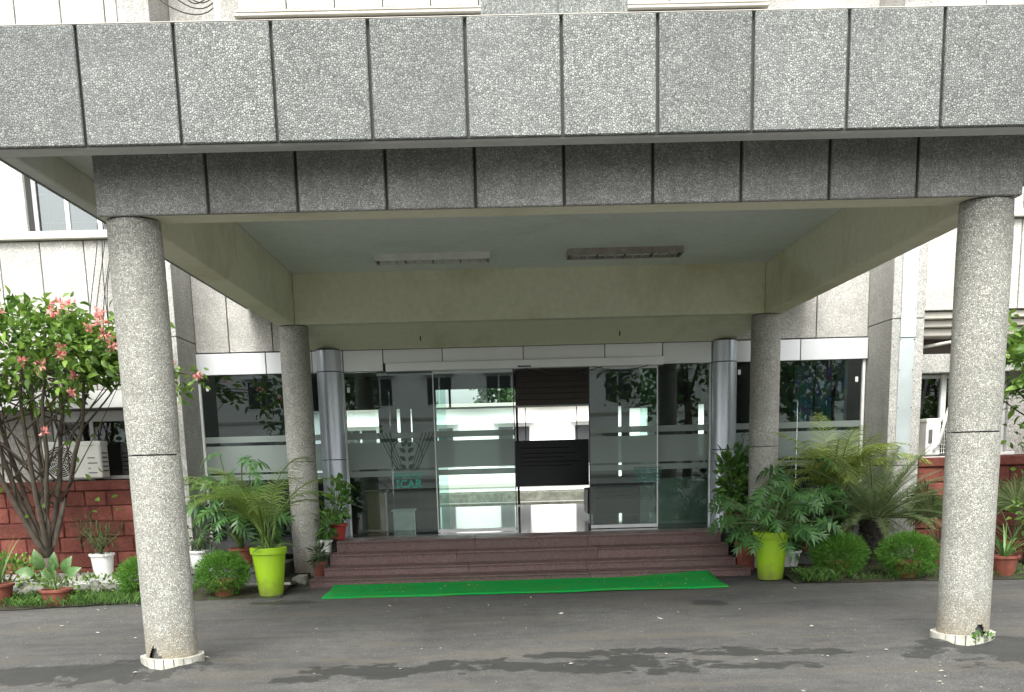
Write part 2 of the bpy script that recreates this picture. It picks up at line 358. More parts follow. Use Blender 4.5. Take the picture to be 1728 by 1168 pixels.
# ================================================================== THE SETTING
def ground_z(x, y):
    z = .012 * noise.noise(Vector((x * .5, y * .5, 0))) if 4 < y < 14.2 and abs(x) < 10 else 0
    for cx, cy in ((-2.61, 8.479), (3.812, 8.479)):
        d = math.hypot((x - cx) / 1.25, y - cy); ang = math.atan2(y - cy, x - cx)
        z += .055 * math.exp(-(d / .38) ** 2) * (1 + .5 * math.sin(3 * ang + cx))
    return z
xs = [-300, -120, -60, -30, -18] + [-12 + .5 * i for i in range(12)] + [-6 + .125 * i for i in range(104)] + [7 + .5 * i for i in range(11)] + [18, 30, 60, 120, 300]
ys = [-300, -120, -60, -30, -15, -5, 0, 3] + [4 + .5 * i for i in range(4)] + [6 + .125 * i for i in range(48)] + [12 + .25 * i for i in range(12)] + [16, 20, 26, 40, 80, 160, 400]
gv = [(x, y, ground_z(x, y)) for y in ys for x in xs]; nx = len(xs)
gf = [(j * nx + i, j * nx + i + 1, (j + 1) * nx + i + 1, (j + 1) * nx + i) for j in range(len(ys) - 1) for i in range(nx - 1)]
tag(mk('asphalt_drive', gv, gf, M_ASPH, smooth=True), 'dark grey asphalt drive with damp patches under the canopy', kind='structure')
def bed(name, pts, label):
    # a bed with an uneven front edge and a slightly lumpy surface
    V, F = [], []; n = len(pts)
    rows = 7
    for j in range(rows):
        for i, (x, yf, yb) in enumerate(pts):
            tt = j / (rows - 1); y = yf + (yb - yf) * tt; e = min(1, tt * 5)
            V.append((x, y, .006 + .055 * e + (.03 * noise.noise(Vector((x * 2.3, y * 2.3, 3))) * e)))
    for j in range(rows - 1):
        for i in range(n - 1): F.append((j * n + i, j * n + i + 1, (j + 1) * n + i + 1, (j + 1) * n + i))
    return tag(mk(name, V, F, M_SOIL, smooth=True), label, kind='structure')
lp = []
for i in range(70):
    x = -12 + i * (9.45 / 69); yf = 12.15 + (.45 if x > -4 else .45 * max(0, (x + 6) / 2)) + .07 * noise.noise(Vector((x * 3, 0, 0))); lp.append((x, yf, 14.9))
bed('planting_bed', lp, 'soil and grass bed below the flowering tree')
rp = [(3.62 + i * .15, 12.62 + .1 * noise.noise(Vector((i * .5, 5, 0))) - .2 * min(1, i / 20), 14.9) for i in range(56)]
bed('planting_bed', rp, 'soil and grass bed under the sago palm')

# ================================================================== OFFICE BUILDING
bld = thing('office_building', 'white pebble-dashed office building with recessed glass entrance behind the canopy', 'building', (0.6, 16, 0))
def P(x0, x1, z0, z1, yf, mat=None, th=.07, name='panel'):
    return B(name, x0 + .007, x1 - .007, yf, yf + th, z0 + .006, z1 - .006, mat or M_WALL, bld, .006)
YW, YG = 14.9, 15.8
# -- left wing: backing, panels
def wallb(x0, x1, y0, y1, z0, z1, mat=M_WHITEPL, name='wall'): return B(name, x0, x1, y0, y1, z0, z1, mat, bld, 0)
wallb(-12, -4.56, YW + .074, 15.28, 2.37, 4.58, M_JOINT); wallb(-12, -5.97, YW + .074, 15.28, 4.58, 6.1, M_JOINT)
wallb(-4.66, -4.56, YW + .074, 15.28, 4.58, 6.1, M_JOINT); wallb(-12, -4.56, YW + .074, 15.28, 6.1, 9.0, M_JOINT)
lj = [-12, -11.4, -10.85, -10.3, -9.75, -9.2, -8.65, -8.1, -7.55, -6.95, -6.388, -5.851, -5.275, -4.72, -4.56]
for a, b_ in zip(lj, lj[1:]):
    P(a, b_, 2.61, 4.53, YW)
    P(a, b_, 6.1, 7.62, YW); P(a, b_, 7.62, 8.98, YW)
for a, b_ in zip(lj, lj[1:]):
    if b_ < -5.9: P(a, min(b_, -5.97), 4.64, 6.1, YW)
P(-6.388, -5.97, 4.64, 6.1, YW); P(-4.66, -4.56, 4.64, 6.1, YW)
B('lintel', -12, -4.56, YW - .03, YW + .35, 2.38, 2.606, M_WHITEPL, bld)
B('ledge', -12, -4.5, YW - .09, YW + .07, 4.535, 4.635, M_LEDGE, bld, .008)
# -- recessed ground floor wall on the left, window opening left free
wallb(-12, -6.15, 15.42, 15.6, 1.40, 2.38, M_PIL); wallb(-12, -4.5, 15.42, 15.6, 0, 1.40, M_WHITEPL)
wallb(-12, -4.56, 15.28, 15.6, 2.385, 2.6, M_WHITEPL)
# -- pilasters
for (x0, x1) in ((-4.55, -4.15), (5.49, 5.93)):
    for (z0, z1) in ((0, 1.315), (1.325, 3.27), (3.28, 6.1), (6.11, 9.0)):
        B('pilaster', x0, x1, 14.87, 15.95, z0, z1, M_PIL, bld, .006)
    B('pilaster_core', x0 + .02, x1 - .02, 14.89, 15.9, .01, 8.99, M_JOINT, bld, 0)
# -- recessed entrance bay above the glass
wallb(-4.15, 5.49, YG + .074, 16.0, 3.135, 9.0, M_JOINT)
ej = [-4.15, -3.67, -3.05, -2.4, -1.7, -1.0, -.3, .4, 1.1, 1.8, 2.5, 3.2, 4.05, 4.739, 5.49]
for a, b_ in zip(ej, ej[1:]): P(a, b_, 3.14, 4.9, YG); P(a, b_, 4.9, 6.7, YG)
# -- projecting upper bay above the canopy
wallb(-3.05, 3.72, 15.07, 15.86, 6.55, 9.0, M_JOINT)
uj = [-3.05 + i * .6154 for i in range(12)]
for a, b_ in zip(uj, uj[1:]): P(a, b_, 7.275, 8.98, 15.0); P(a, b_, 6.56, 7.17, 15.0)
B('ledge', -3.1, 3.76, 14.93, 15.08, 7.185, 7.215, M_LEDGE, bld, .004); B('ledge', -3.08, 3.74, 14.95, 15.08, 7.235, 7.262, M_LEDGE, bld, .004)
for x0, x1 in ((-4.15, -3.06), (3.73, 5.49)): P(x0, x1, 6.7, 7.9, YG); P(x0, x1, 7.9, 8.98, YG)
# -- right wing
rj = [5.93, 6.55, 7.2, 7.85, 8.5, 9.2, 9.9, 10.6, 11.3, 12]
wallb(5.93, 12, YW + .074, 15.28, 3.37, 9.0, M_JOINT)
for a, b_ in zip(rj, rj[1:]): P(a, b_, 3.37, 4.53, YW); P(a, b_, 4.64, 6.1, YW); P(a, b_, 6.1, 7.62, YW); P(a, b_, 7.62, 8.98, YW)
B('ledge', 5.9, 12, YW - .09, YW + .07, 4.535, 4.635, M_LEDGE, bld, .008)
B('moulding', 5.93, 12, 14.96, 15.6, 3.27, 3.365, M_LEDGE, bld, .01); B('moulding', 5.93, 12, 15.04, 15.6, 3.17, 3.265, M_LEDGE, bld, .01); B('moulding', 5.93, 12, 15.12, 15.6, 3.06, 3.165, M_LEDGE, bld, .01)
B('ventilator', 5.95, 12, 15.56, 15.6, 2.82, 3.06, M_WOODD, bld, 0)
B('lintel', 5.93, 12, 15.1, 15.6, 2.57, 2.82, M_PIL, bld, .006)
wallb(7.35, 12, 15.3, 15.6, 1.43, 2.57, M_PIL); wallb(5.93, 12, 15.42, 15.6, 0, 1.43, M_WHITEPL)
B('window_sill', 5.93, 7.4, 15.12, 15.6, 1.425, 1.47, M_WHITEPL, bld, .006)
B('metal_strip', 5.595, 5.80, 14.855, 14.868, 1.42, 3.02, M_GALV, bld, .003); B('metal_strip', 5.60, 5.81, 14.85, 14.868, 3.03, 4.5, M_GALV, bld, .003)
for z in (1.6, 2.1, 2.6, 3.0, 3.4): 
    for x in (5.607, 5.79): B('rivet', x - .006, x + .006, 14.846, 14.857, z - .006, z + .006, M_DARKMET, bld, 0)
# closed body of the building
B('roof', -12, 12, 15.3, 24.2, 9.0, 9.2, M_CONC, bld, .01)
wallb(-12, -4.2, 16.4, 16.5, 0, 9, M_ROOMD, 'inner_wall'); wallb(5.55, 12, 16.4, 16.5, 0, 9, M_ROOMD, 'inner_wall')
wallb(-12.1, -12, 14.95, 24.2, 0, 9, M_WHITEPL, 'end_wall'); wallb(12, 12.1, 14.95, 24.2, 0, 9, M_WHITEPL, 'end_wall')
wallb(-12, 12, 16.0, 24.2, 3.45, 3.6, M_LOBBYC, 'floor_slab'); wallb(-12, 12, 24.0, 24.2, 3.6, 9.0, M_WHITEPL, 'rear_wall')

def window(x0, x1, z0, z1, y, nm=2, bars=0, pane=M_WIN, fr=M_ALU, fw=.05, label=None):
    mb = MB(); mb.box(x0, x1, y, y + .06, z0, z0 + fw); mb.box(x0, x1, y, y + .06, z1 - fw, z1); mb.box(x0, x0 + fw, y, y + .06, z0 + fw, z1 - fw); mb.box(x1 - fw, x1, y, y + .06, z0 + fw, z1 - fw)
    w = (x1 - x0 - fw) / nm
    for i in range(1, nm): mb.box(x0 + i * w, x0 + i * w + fw, y, y + .06, z0 + fw, z1 - fw)
    f = mb.build('window', fr, bld)
    for i in range(nm): B('pane', x0 + i * w + fw, x0 + (i + 1) * w, y + .025, y + .033, z0 + fw, z1 - fw, pane, f, 0)
    for i in range(bars):
        xx = x0 + (x1 - x0) * (i + .5) / bars; B('grille_bar', xx - .006, xx + .006, y + .09, y + .102, z0 + .06, z1 - .06, M_WFRAME, f, 0)
    if bars:
        for k in range(4):
            zz = z0 + (z1 - z0) * (k + .5) / 4; B('grille_bar', x0 + .06, x1 - .06, y + .104, y + .114, zz - .006, zz + .006, M_WFRAME, f, 0)
    return f
window(-5.965, -4.665, 4.64, 6.08, 15.12, 3, 12, fr=M_WFRAME)
window(-6.14, -4.57, 1.42, 2.37, 15.44, 3, 0); window(5.95, 7.34, 1.475, 2.56, 15.36, 3, 0, fr=M_ALU)
# curtains, and near-black sheets standing in for the shade of the rooms
for i in range(7):
    x = -5.9 + i * .09; B('curtain_fold', x, x + .07, 15.32 + .02 * (i % 2), 15.36 + .02 * (i % 2), 4.66, 6.05, M_CAB, bld, .01)
B('dark_room_sheet', -6.1, -4.6, 15.7, 15.72, 1.42, 2.37, M_ROOMD, bld, 0); B('dark_room_sheet', 5.95, 7.34, 15.7, 15.72, 1.45, 2.56, M_ROOMD, bld, 0)
B('pelmet', -6.05, -4.6, 15.39, 15.43, 2.22, 2.36, M_ALU, bld)

# downpipes on the upper wall
for x, r in ((-3.27, .045), (3.8, .04)):
    mb = MB(); mb.tube([(x, 14.8 if x < 0 else 15.7, 4.7), (x, 14.8 if x < 0 else 15.7, 8.9)], r, 12)
    p = mb.build('rain_pipe', M_PVC, None, smooth=True); tag(p, 'white rain pipe above the canopy ' + ('beside the branch-shadow strands' if x < 0 else 'right of the raised pebble block').replace('right of', 'beyond'), 'pipe')
mb = MB()
for k in range(6):
    a = Vector((-4.1 + k * .12, 14.78, 7.45 + .1 * (k % 3))); b_ = Vector((-3.3, 14.72, 7.2 + .06 * k)); mb.tube(bez(a, a + Vector((.2, -.1, -.25)), b_ + Vector((-.2, -.05, -.2)), b_, 10), .008, 5)
tag(mb.build('shadow_strands', M_CABLE), 'dark strands standing in for branch shadows on the wall above the canopy', 'shadow strands')  # thin dark tubes added to imitate branch shadows on the wall

# ---- red block base walls
def red_wall(x0, x1, label, top):
    th = thing('red_block_wall', label, 'wall', ((x0 + x1) / 2, 15.1, 0), 'red block base walls')
    B('mortar_core', x0, x1, 14.925, 15.4, 0, top - .13, M_REDJ, th, 0)
    h = (top - .13) / 6; rr = random.Random(int(x0 * 10) + 5)
    for r_ in range(6):
        x = x0 - (.0 if r_ % 2 else .2)
        while x < x1:
            w = rr.choice((.36, .42, .30, .46)); a = max(x, x0); e = min(x + w, x1)
            if e - a > .06:
                d = rr.uniform(-.012, .012); bm = box_geo(a + .006, e - .006, 14.9 + d, 15.0, r_ * h + .005, (r_ + 1) * h - .005, .012)
                for v in bm.verts:
                    if v.co.y < 14.96: v.co += Vector((rr.uniform(-.004, .004), rr.uniform(-.007, .007), rr.uniform(-.004, .004)))
                me = bpy.data.meshes.new('block'); bm.to_mesh(me); bm.free(); me.materials.append(M_RED); link(bpy.data.objects.new('block', me), th)
            x += w
    x = x0
    while x < x1:
        w = min(.9, x1 - x); B('coping', x + .003, x + w - .003, 14.865, 15.41, top - .13, top, M_RED, th, .012); x += w
red_wall(-12, -4.56, 'dark red painted block wall below the window behind the flowering tree', 1.41)
red_wall(5.94, 12, 'dark red painted block wall below the window beside the metal-strip pilaster', 1.42)

# ---- paved ledges beside the steps
def ledge(x0, x1, yf, label):
    th = thing('paved_ledge', label, 'ledge', ((x0 + x1) / 2, 15, 0), 'stone ledges beside the steps')
    B('core', x0 + .02, x1 - .02, yf + .03, 15.78, 0, .19, M_LSTONE, th, 0); n = max(2, int((x1 - x0) / .45)); w = (x1 - x0) / n
    for i in range(n):
        B('face_tile', x0 + i * w + .004, x0 + (i + 1) * w - .004, yf, yf + .03, 0, .185, M_LSTONE, th, .004)
        for j in range(3):
            d = (15.78 - yf + .03) / 3; B('top_slab', x0 + i * w + .003, x0 + (i + 1) * w - .003, yf - .03 + j * d + .003, yf - .03 + (j + 1) * d - .003, .19, .22, M_LSTONE, th, .004)
ledge(-4.14, -2.86, 13.9, 'grey stone ledge carrying pots between the column and the left pilaster'.replace('left ', ''))
ledge(4.03, 5.48, 14.29, 'grey stone ledge carrying pots behind the sago palm')
B('low_kerb', -12, -4.16, 13.5, 14.85, 0, .16, M_CONC, None, .02); tag(bpy.data.objects['low_kerb'], 'low concrete terrace at the foot of the red wall', kind='structure')

# ---- entrance steps
st = thing('entrance_steps', 'four red brown granite steps rising to the glass doors', 'steps', (0.5, 14.2, 0))
steps = [(13.6, .105, -2.36, 3.32), (13.95, .21, -2.22, 3.2), (14.3, .355, -2.19, 3.18), (14.65, .505, -2.14, 3.15)]
zp = 0
for i, (y, z, x0, x1) in enumerate(steps):
    yb = steps[i + 1][0] + .05 if i < 3 else 15.32
    cuts = [x0, x0 + 1.7 + .2 * (i % 2), x0 + 3.6 - .15 * (i % 2), x1]
    for a, b_ in zip(cuts, cuts[1:]):
        B('riser', a + .0015, b_ - .0015, y, y + .04, zp, z - .028, M_GRAN, st, .002)
        B('tread', a + .0015, b_ - .0015, y - .018, yb, z - .027, z + random.uniform(-.002, .002), M_GRAN, st, .004)
    B('step_core', x0 + .01, x1 - .01, y + .04, 15.4, 0, z - .03, M_CONC, st, 0); zp = z - .0
tag(B('lobby_floor', -4.18, 5.45, 15.32, 24.0, .3, .503, M_FLOOR, None, .0), 'polished dark stone floor of the entrance lobby', kind='structure')
# ---- lobby shell
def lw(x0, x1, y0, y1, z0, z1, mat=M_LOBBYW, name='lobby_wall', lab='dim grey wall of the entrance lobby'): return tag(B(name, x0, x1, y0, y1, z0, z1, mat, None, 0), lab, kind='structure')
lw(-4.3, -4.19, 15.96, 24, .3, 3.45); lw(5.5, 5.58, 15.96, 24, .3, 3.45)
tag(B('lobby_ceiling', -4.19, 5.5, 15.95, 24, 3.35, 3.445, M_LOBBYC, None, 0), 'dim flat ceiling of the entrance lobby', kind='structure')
# rear wall at Y=24 with openings: (x0,x1,z0,z1)
YR = 23.95
ops = [(-4.6, -3.2, 1.2, 2.66), (-3.12, -2.42, 1.9, 2.66), (-2.02, -1.95, 1.75, 2.66), (-1.72, -1.69, 1.5, 2.66), (-1.15, 2.22, .52, 2.64), (2.85, 2.92, .6, 2.6), (3.1, 3.5, 1.9, 2.55), (4.62, 4.75, 1.5, 2.6)]
xsr = sorted({-4.19, 5.5, *[o[0] for o in ops if o[0] > -4.19], *[o[1] for o in ops]})
for a, b_ in zip(xsr, xsr[1:]):
    mid = (a + b_) / 2; o = [q for q in ops if q[0] < mid < q[1]]
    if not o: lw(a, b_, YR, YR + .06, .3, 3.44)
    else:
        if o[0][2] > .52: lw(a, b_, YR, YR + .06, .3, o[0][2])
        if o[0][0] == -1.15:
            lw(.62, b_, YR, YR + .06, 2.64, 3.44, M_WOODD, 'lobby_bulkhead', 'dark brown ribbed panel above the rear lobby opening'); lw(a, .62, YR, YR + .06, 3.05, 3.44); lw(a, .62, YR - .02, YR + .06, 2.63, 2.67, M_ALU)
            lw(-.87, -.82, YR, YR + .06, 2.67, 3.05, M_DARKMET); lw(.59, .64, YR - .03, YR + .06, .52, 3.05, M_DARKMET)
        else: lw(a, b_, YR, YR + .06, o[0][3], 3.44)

# ---- glass entrance
ge = thing('glass_entrance', 'sliding glass doors and glass wings with frosted bands above the steps', 'glass front', (0.6, 15.8, .5))
def pane(x0, x1, y, z0=.52, z1=2.83, mat=None, name='pane', bands=True):
    p = B(name, x0, x1, y, y + .012, z0, z1, mat or M_GLASS, ge, 0)
    if bands:
        for a, b_ in ((1.885, 1.972), (1.455, 1.838), (1.345, 1.425)):
            B('frosted_band', x0 + .004, x1 - .004, y - .004, y - .001, a, b_, M_FROST, p, 0)
    return p
pane(-4.14, -2.44, 15.82, .24, 2.83, M_GLASSW); pane(-2.08, -1.44, 15.84); pane(-1.43, -.62, 15.84)
dl = pane(-.79, .365, 15.74, name='door_leaf'); dr = pane(1.452, 2.44, 15.74, name='door_leaf'); pane(2.2, 3.22, 15.84)
pane(3.57, 4.5, 15.82, .24, 2.83, M_GLASSW); pane(4.505, 5.43, 15.82, .24, 2.83, M_GLASSW)
for x0, x1, y, z0, z1 in ((-4.16, -4.12, 15.78, .22, 2.83), (5.425, 5.465, 15.78, .22, 2.83), (-2.10, -2.07, 15.80, .5, 2.83), (3.21, 3.235, 15.8, .5, 2.83)):
    B('frame', x0, x1, y, y + .07, z0, z1, M_WFRAME, ge)
for d, xx in ((dl, -.79), (dl, .365), (dr, 1.452), (dr, 2.44)):
    B('edge_trim', xx - .007, xx + .007, 15.732, 15.762, .51, 2.82, M_DARKMET if xx > .3 and xx < 2 else M_ALU, d, 0)
for d, x0, x1 in ((dl, -.79, .365), (dr, 1.452, 2.44)):
    B('bottom_rail', x0, x1, 15.735, 15.765, .512, .56, M_ALU, d, 0); B('top_rail', x0, x1, 15.735, 15.765, 2.78, 2.82, M_ALU, d, 0)
hd = B('door_header', -1.447, 2.515, 15.62, 15.74, 2.815, 2.932, M_ACP, ge, .006); B('header_joint', .43, .62, 15.612, 15.622, 2.83, 2.85, M_DARKMET, hd, 0)
mb = MB()
for a, b_, s_ in ((.55, 1.45, .10), (.75, 1.65, .06), (1.5, 2.3, .05)): mb.tube(bez((a, 15.63, 2.815), (a + .25, 15.62, 2.815 - s_ * 1.5), (b_ - .25, 15.62, 2.815 - s_ * 1.5), (b_, 15.63, 2.815), 12), .005, 5)
mb.build('loose_wire', M_CABLE, hd)
# cladding panels over the glass
cl = thing('cladding_band', 'silver cladding band of flat panels above the glass entrance', 'cladding', (0.6, 15.8, 2.83))
for a, b_ in ((-4.15, -3.153), (-3.153, -2.5), (-2.5, -2.06), (-2.06, -1.488), (-1.488, -.64), (-.64, .517), (.517, 1.685), (1.685, 2.515), (2.515, 3.226), (3.226, 3.57), (3.57, 4.5), (4.5, 5.48)):
    zb = 2.94 if a > -1.5 and b_ < 2.6 else 2.835; B('panel', a + .006, b_ - .006, 15.735, 15.78, zb, 3.125, M_ACP, cl, .004)
B('backing', -4.15, 5.48, 15.78, 15.86, 2.832, 3.13, M_DARKMET, cl, 0)
# clad round columns
for cx, lab in ((-2.263, 'shiny aluminium clad round column beside the red pot on the landing'), (3.407, 'shiny aluminium clad round column beside the leafy plant at the right of the doors'.replace('at the right of the doors', 'and grey cabinets'))):
    tcol = thing('clad_column', lab, 'column', (cx, 15.8, .503), 'aluminium clad columns')
    for z0, z1 in ((.503, 1.60), (1.61, 2.83), (2.84, 3.13)):
        mb = MB(); mb.lathe([(.165, z0), (.172, z0), (.175, z0 + .004), (.175, z1 - .004), (.172, z1), (.16, z1)], 48, (cx, 15.74)); sv = mb.build('sleeve', M_STEEL, tcol, smooth=True); sv.data.set_sharp_from_angle(angle=R(30))
    mb = MB(); mb.lathe([(.168, .503), (.168, 3.14)], 32, (cx, 15.74)); mb.build('core', M_DARKMET, tcol)
# lettering and emblem on the glass
def text_mesh(body, size, loc, mat, parent, name='lettering', sx=1.0):
    cu = bpy.data.curves.new(name, 'FONT'); cu.body = body; cu.size = size; cu.align_x = 'CENTER'; cu.extrude = .0006
    o = bpy.data.objects.new(name, cu); col.objects.link(o); bpy.context.view_layer.update()
    dg = bpy.context.evaluated_depsgraph_get(); me = bpy.data.meshes.new_from_object(o.evaluated_get(dg)); bpy.data.objects.remove(o); bpy.data.curves.remove(cu)
    me.transform(Matrix.Translation(Vector(loc)) @ Matrix.Rotation(R(90), 4, 'X') @ Matrix.Scale(sx, 4, (1, 0, 0))); me.materials.clear(); me.materials.append(mat)
    return link(bpy.data.objects.new(name, me), parent)
def strokes(paths, w, y, mat, parent, name):
    mb = MB()
    yk = 0
    for pth in paths:
        for (xa, za), (xb, zb) in zip(pth, pth[1:]):
            yk += 1
            d = Vector((xb - xa, 0, zb - za));
            if d.length < 1e-6: continue
            d.normalize(); n = Vector((-d.z, 0, d.x)) * w / 2; ys_ = y - .00004 * yk; a = Vector((xa, ys_, za)) - d * w * .3; b_ = Vector((xb, ys_, zb)) + d * w * .3
            mb.add([a - n, b_ - n, b_ + n, a + n], [(0, 1, 2, 3)])
    return mb.build(name, mat, parent)
def emblem(cx, cz, s, y, parent, letters=True, mark=True, teal=None):
    teal = teal or M_TEAL; s0 = s; s = s0 * 1.3
    if mark:
        P_ = [[(cx + math.cos(R(a)) * .175 * s, cz + math.sin(R(a)) * .175 * s * 1.05) for a in range(-60, 241, 12)]]
        for k in range(4):
            dx = (.075 + .042 * k) * s
            P_.append([(cx - dx - .11 * s, cz + .25 * s), (cx - dx * .55 - .0 * s, cz - .17 * s)]); P_.append([(cx + dx + .11 * s, cz + .25 * s), (cx + dx * .55, cz - .17 * s)])
        strokes(P_, .008 * s, y - .003, M_ETCH, parent, 'emblem_line')
        mb = MB()
        def grain(x, z, ang, l, w):
            pts = [(0, 0), (.25, .5), (.55, .55), (1, 0), (.55, -.38), (.25, -.35)]; ca, sa = math.cos(ang), math.sin(ang)
            mb.add([(x + (px * l) * ca - (pz * w) * sa, y - .004, z + (px * l) * sa + (pz * w) * ca) for px, pz in pts], [(0, 1, 2, 3, 4, 5)])
        for k, zz in enumerate((-.15, -.06, .03, .10)):
            l = (.085, .09, .09, .06)[k] * s
            grain(cx + .014 * s, cz + zz * s, R(38), l, .05 * s); grain(cx - .014 * s, cz + zz * s, R(142), l, -.05 * s)
        grain(cx, cz + .12 * s, R(90), .07 * s, .035 * s); mb.build('emblem_grain', M_ETCH, parent)
    s = s0
    if letters:
        try: text_mesh('भाकृअनुप', .135 * s, (cx, y - .004, cz - .335 * s), teal, parent, sx=.9)
        except Exception as e: print('text', e)
        z0 = cz - .455 * s; h = .095 * s; w = .017 * s; S = []
        x = cx - .15 * s; S += [[(x, z0), (x, z0 + h)], [(x - .02 * s, z0), (x + .02 * s, z0)], [(x - .02 * s, z0 + h), (x + .02 * s, z0 + h)]]
        x = cx - .055 * s; S += [[(x + .046 * s * math.cos(R(a)), z0 + h / 2 + h / 2 * math.sin(R(a))) for a in range(45, 316, 18)]]
        x = cx + .045 * s; S += [[(x - .042 * s, z0), (x, z0 + h), (x + .042 * s, z0)], [(x - .025 * s, z0 + h * .36), (x + .025 * s, z0 + h * .36)], [(x - .058 * s, z0), (x - .03 * s, z0)], [(x + .028 * s, z0), (x + .06 * s, z0)]]
        x = cx + .125 * s; S += [[(x, z0), (x, z0 + h), (x + .035 * s, z0 + h), (x + .052 * s, z0 + h * .8), (x + .05 * s, z0 + h * .62), (x + .03 * s, z0 + h * .5), (x, z0 + h * .5)], [(x + .025 * s, z0 + h * .5), (x + .062 * s, z0)], [(x - .015 * s, z0), (x + .018 * s, z0)]]
        strokes(S, w, y - .004, teal, parent, 'lettering')
emblem(-1.215, 1.64, 1.0, 15.836, ge); emblem(2.3, 1.62, .95, 15.736, ge, True, False, M_TEALD)
# line drawn face on the glass beyond the column
fx, fz = 3.83, 1.70; FP = [[(fx + .125 * math.cos(R(a)), fz - .02 + .17 * math.sin(R(a))) for a in range(150, 391, 15)], [(fx - .15, fz + .1), (fx - .05, fz + .17), (fx + .1, fz + .18), (fx + .17, fz + .12)],
      [(fx - .13, fz + .05), (fx - .15, fz + .1), (fx + .17, fz + .12)], [(fx - .07, fz + .02), (fx - .02, fz + .03)], [(fx + .03, fz + .03), (fx + .08, fz + .03)], [(fx, fz + .01), (fx - .015, fz - .06), (fx + .02, fz - .065)], [(fx - .04, fz - .11), (fx, fz - .1), (fx + .05, fz - .11)]]
strokes(FP, .008, 15.812, M_ETCH, ge, 'line_drawing')
# stickers
for x, z in ((-4.05, 2.62), (3.62, 2.66), (5.33, 2.52), (-2.03, 2.55)): B('sticker', x, x + .04, 15.806, 15.81, z, z + .07, M_WFRAME, ge, 0)

# ---- lobby contents
def tbox(name, label, cat, boxes, group=None):
    xs_ = [b_[1] for b_ in boxes]; th = thing(name, label, cat, (sum(xs_) / len(xs_), boxes[0][3], .503), group)
    for (nm, x0, x1, y0, y1, z0, z1, mt) in boxes: B(nm, x0, x1, y0, y1, z0, z1, mt, th, .006)
    return th
tbox('display_board', 'black display board hanging in the lobby behind the open doorway', 'board', [('board', .46, 1.82, 19.9, 19.95, 1.03, 1.86, M_BOARD), ('hanger', .66, .675, 19.92, 19.935, 1.86, 3.35, M_DARKMET), ('hanger', 1.6, 1.615, 19.92, 19.935, 1.86, 3.35, M_DARKMET)] + [('print_line', .56, .56 + w_, 19.895, 19.899, z_, z_ + .012, M_ROOMD) for w_, z_ in ((.9, 1.72), (1.05, 1.62), (.8, 1.55), (1.1, 1.47), (.95, 1.4))])
tbox('lectern', 'wooden lectern inside the glass behind the emblem', 'lectern', [('body', -1.90, -1.62, 16.4, 16.7, .503, 1.10, M_WOODL), ('top', -1.93, -1.59, 16.36, 16.74, 1.10, 1.13, M_WOODL)])
tbox('white_planter', 'empty ribbed white planter standing inside the glass below the emblem', 'planter', [('tub', -1.52, -1.2, 16.5, 16.8, .503, .80, M_WPOT), ('rim', -1.54, -1.18, 16.48, 16.82, .80, .83, M_WPOT)])
tbox('low_cabinet', 'grey low cabinet with two doors inside the glass', 'cabinet', [('door', 2.55, 2.98, 16.5, 16.52, .56, 1.18, M_CAB), ('door', 2.99, 3.42, 16.5, 16.52, .56, 1.18, M_CAB), ('carcass', 2.54, 3.43, 16.525, 16.9, .503, 1.2, M_CAB), ('knob', 2.93, 2.95, 16.48, 16.5, .9, .92, M_DARKMET), ('knob', 3.02, 3.04, 16.48, 16.5, .9, .92, M_DARKMET)])
tbox('sofa', 'dark low sofa behind the slid door leaf', 'sofa', [('seat', 1.75, 2.65, 18.0, 18.6, .6, .85, M_ROOMD), ('back', 1.75, 2.65, 18.6, 18.75, .6, 1.2, M_ROOMD), ('arm', 1.62, 1.75, 18.0, 18.75, .6, 1.02, M_DARKMET), ('arm', 2.65, 2.78, 18.0, 18.75, .6, 1.02, M_DARKMET), ('leg', 1.65, 1.71, 18.05, 18.11, .503, .6, M_ALU), ('leg', 2.68, 2.74, 18.05, 18.11, .503, .6, M_ALU)])
rsh = thing('rolling_shutter', 'half-lowered dark brown ribbed shutter in the lobby behind the open doorway', 'shutter', (1.0, 17, 2.35))
for k in range(11): B('slat', .43, 1.56, 16.98 - .008 * (k % 2), 17.02, 2.36 + k * .09, 2.36 + k * .09 + .082, M_WOODD, rsh, .006)
B('end_bar', .42, 1.57, 16.97, 17.03, 2.33, 2.358, M_ALU, rsh, .004)
def poster(x0, x1, z0, z1, hue, label, k):
    t = NT('poster_print_%d' % k); c = t.coord(); mp = t.n('ShaderNodeMapping'); mp.inputs['Scale'].default_value = (7, 1, 5); t.l(c, mp.inputs['Vector'])
    vo = t.vor(mp.outputs[0], 1.4); b = t.mix(.55, vo.outputs['Color'], hue); t.pbsdf(b, .5)
    tbox('poster_panel', label, 'poster', [('sheet', x0 * .961, x1 * .961, 15.95, 15.958, 1.6 + (z0 - 1.6) * .961, 1.6 + (z1 - 1.6) * .961, t.m), ('stand', (x0 + x1) * .4805 - .012, (x0 + x1) * .4805 + .012, 15.96, 15.98, .503, 2.8, M_ALU)], 'poster panels behind the wing glass')
poster(4.67, 4.95, 1.95, 2.83, (.30, .42, .48), 'tall pale blue poster panel inside the wing glass', 1)
poster(4.99, 5.24, 1.95, 2.87, (.22, .30, .38), 'narrow slate blue poster panel between two others inside the wing glass', 2)
poster(5.30, 5.48, 1.88, 2.90, (.55, .66, .55), 'pale green poster panel beside the pilaster inside the wing glass', 3)

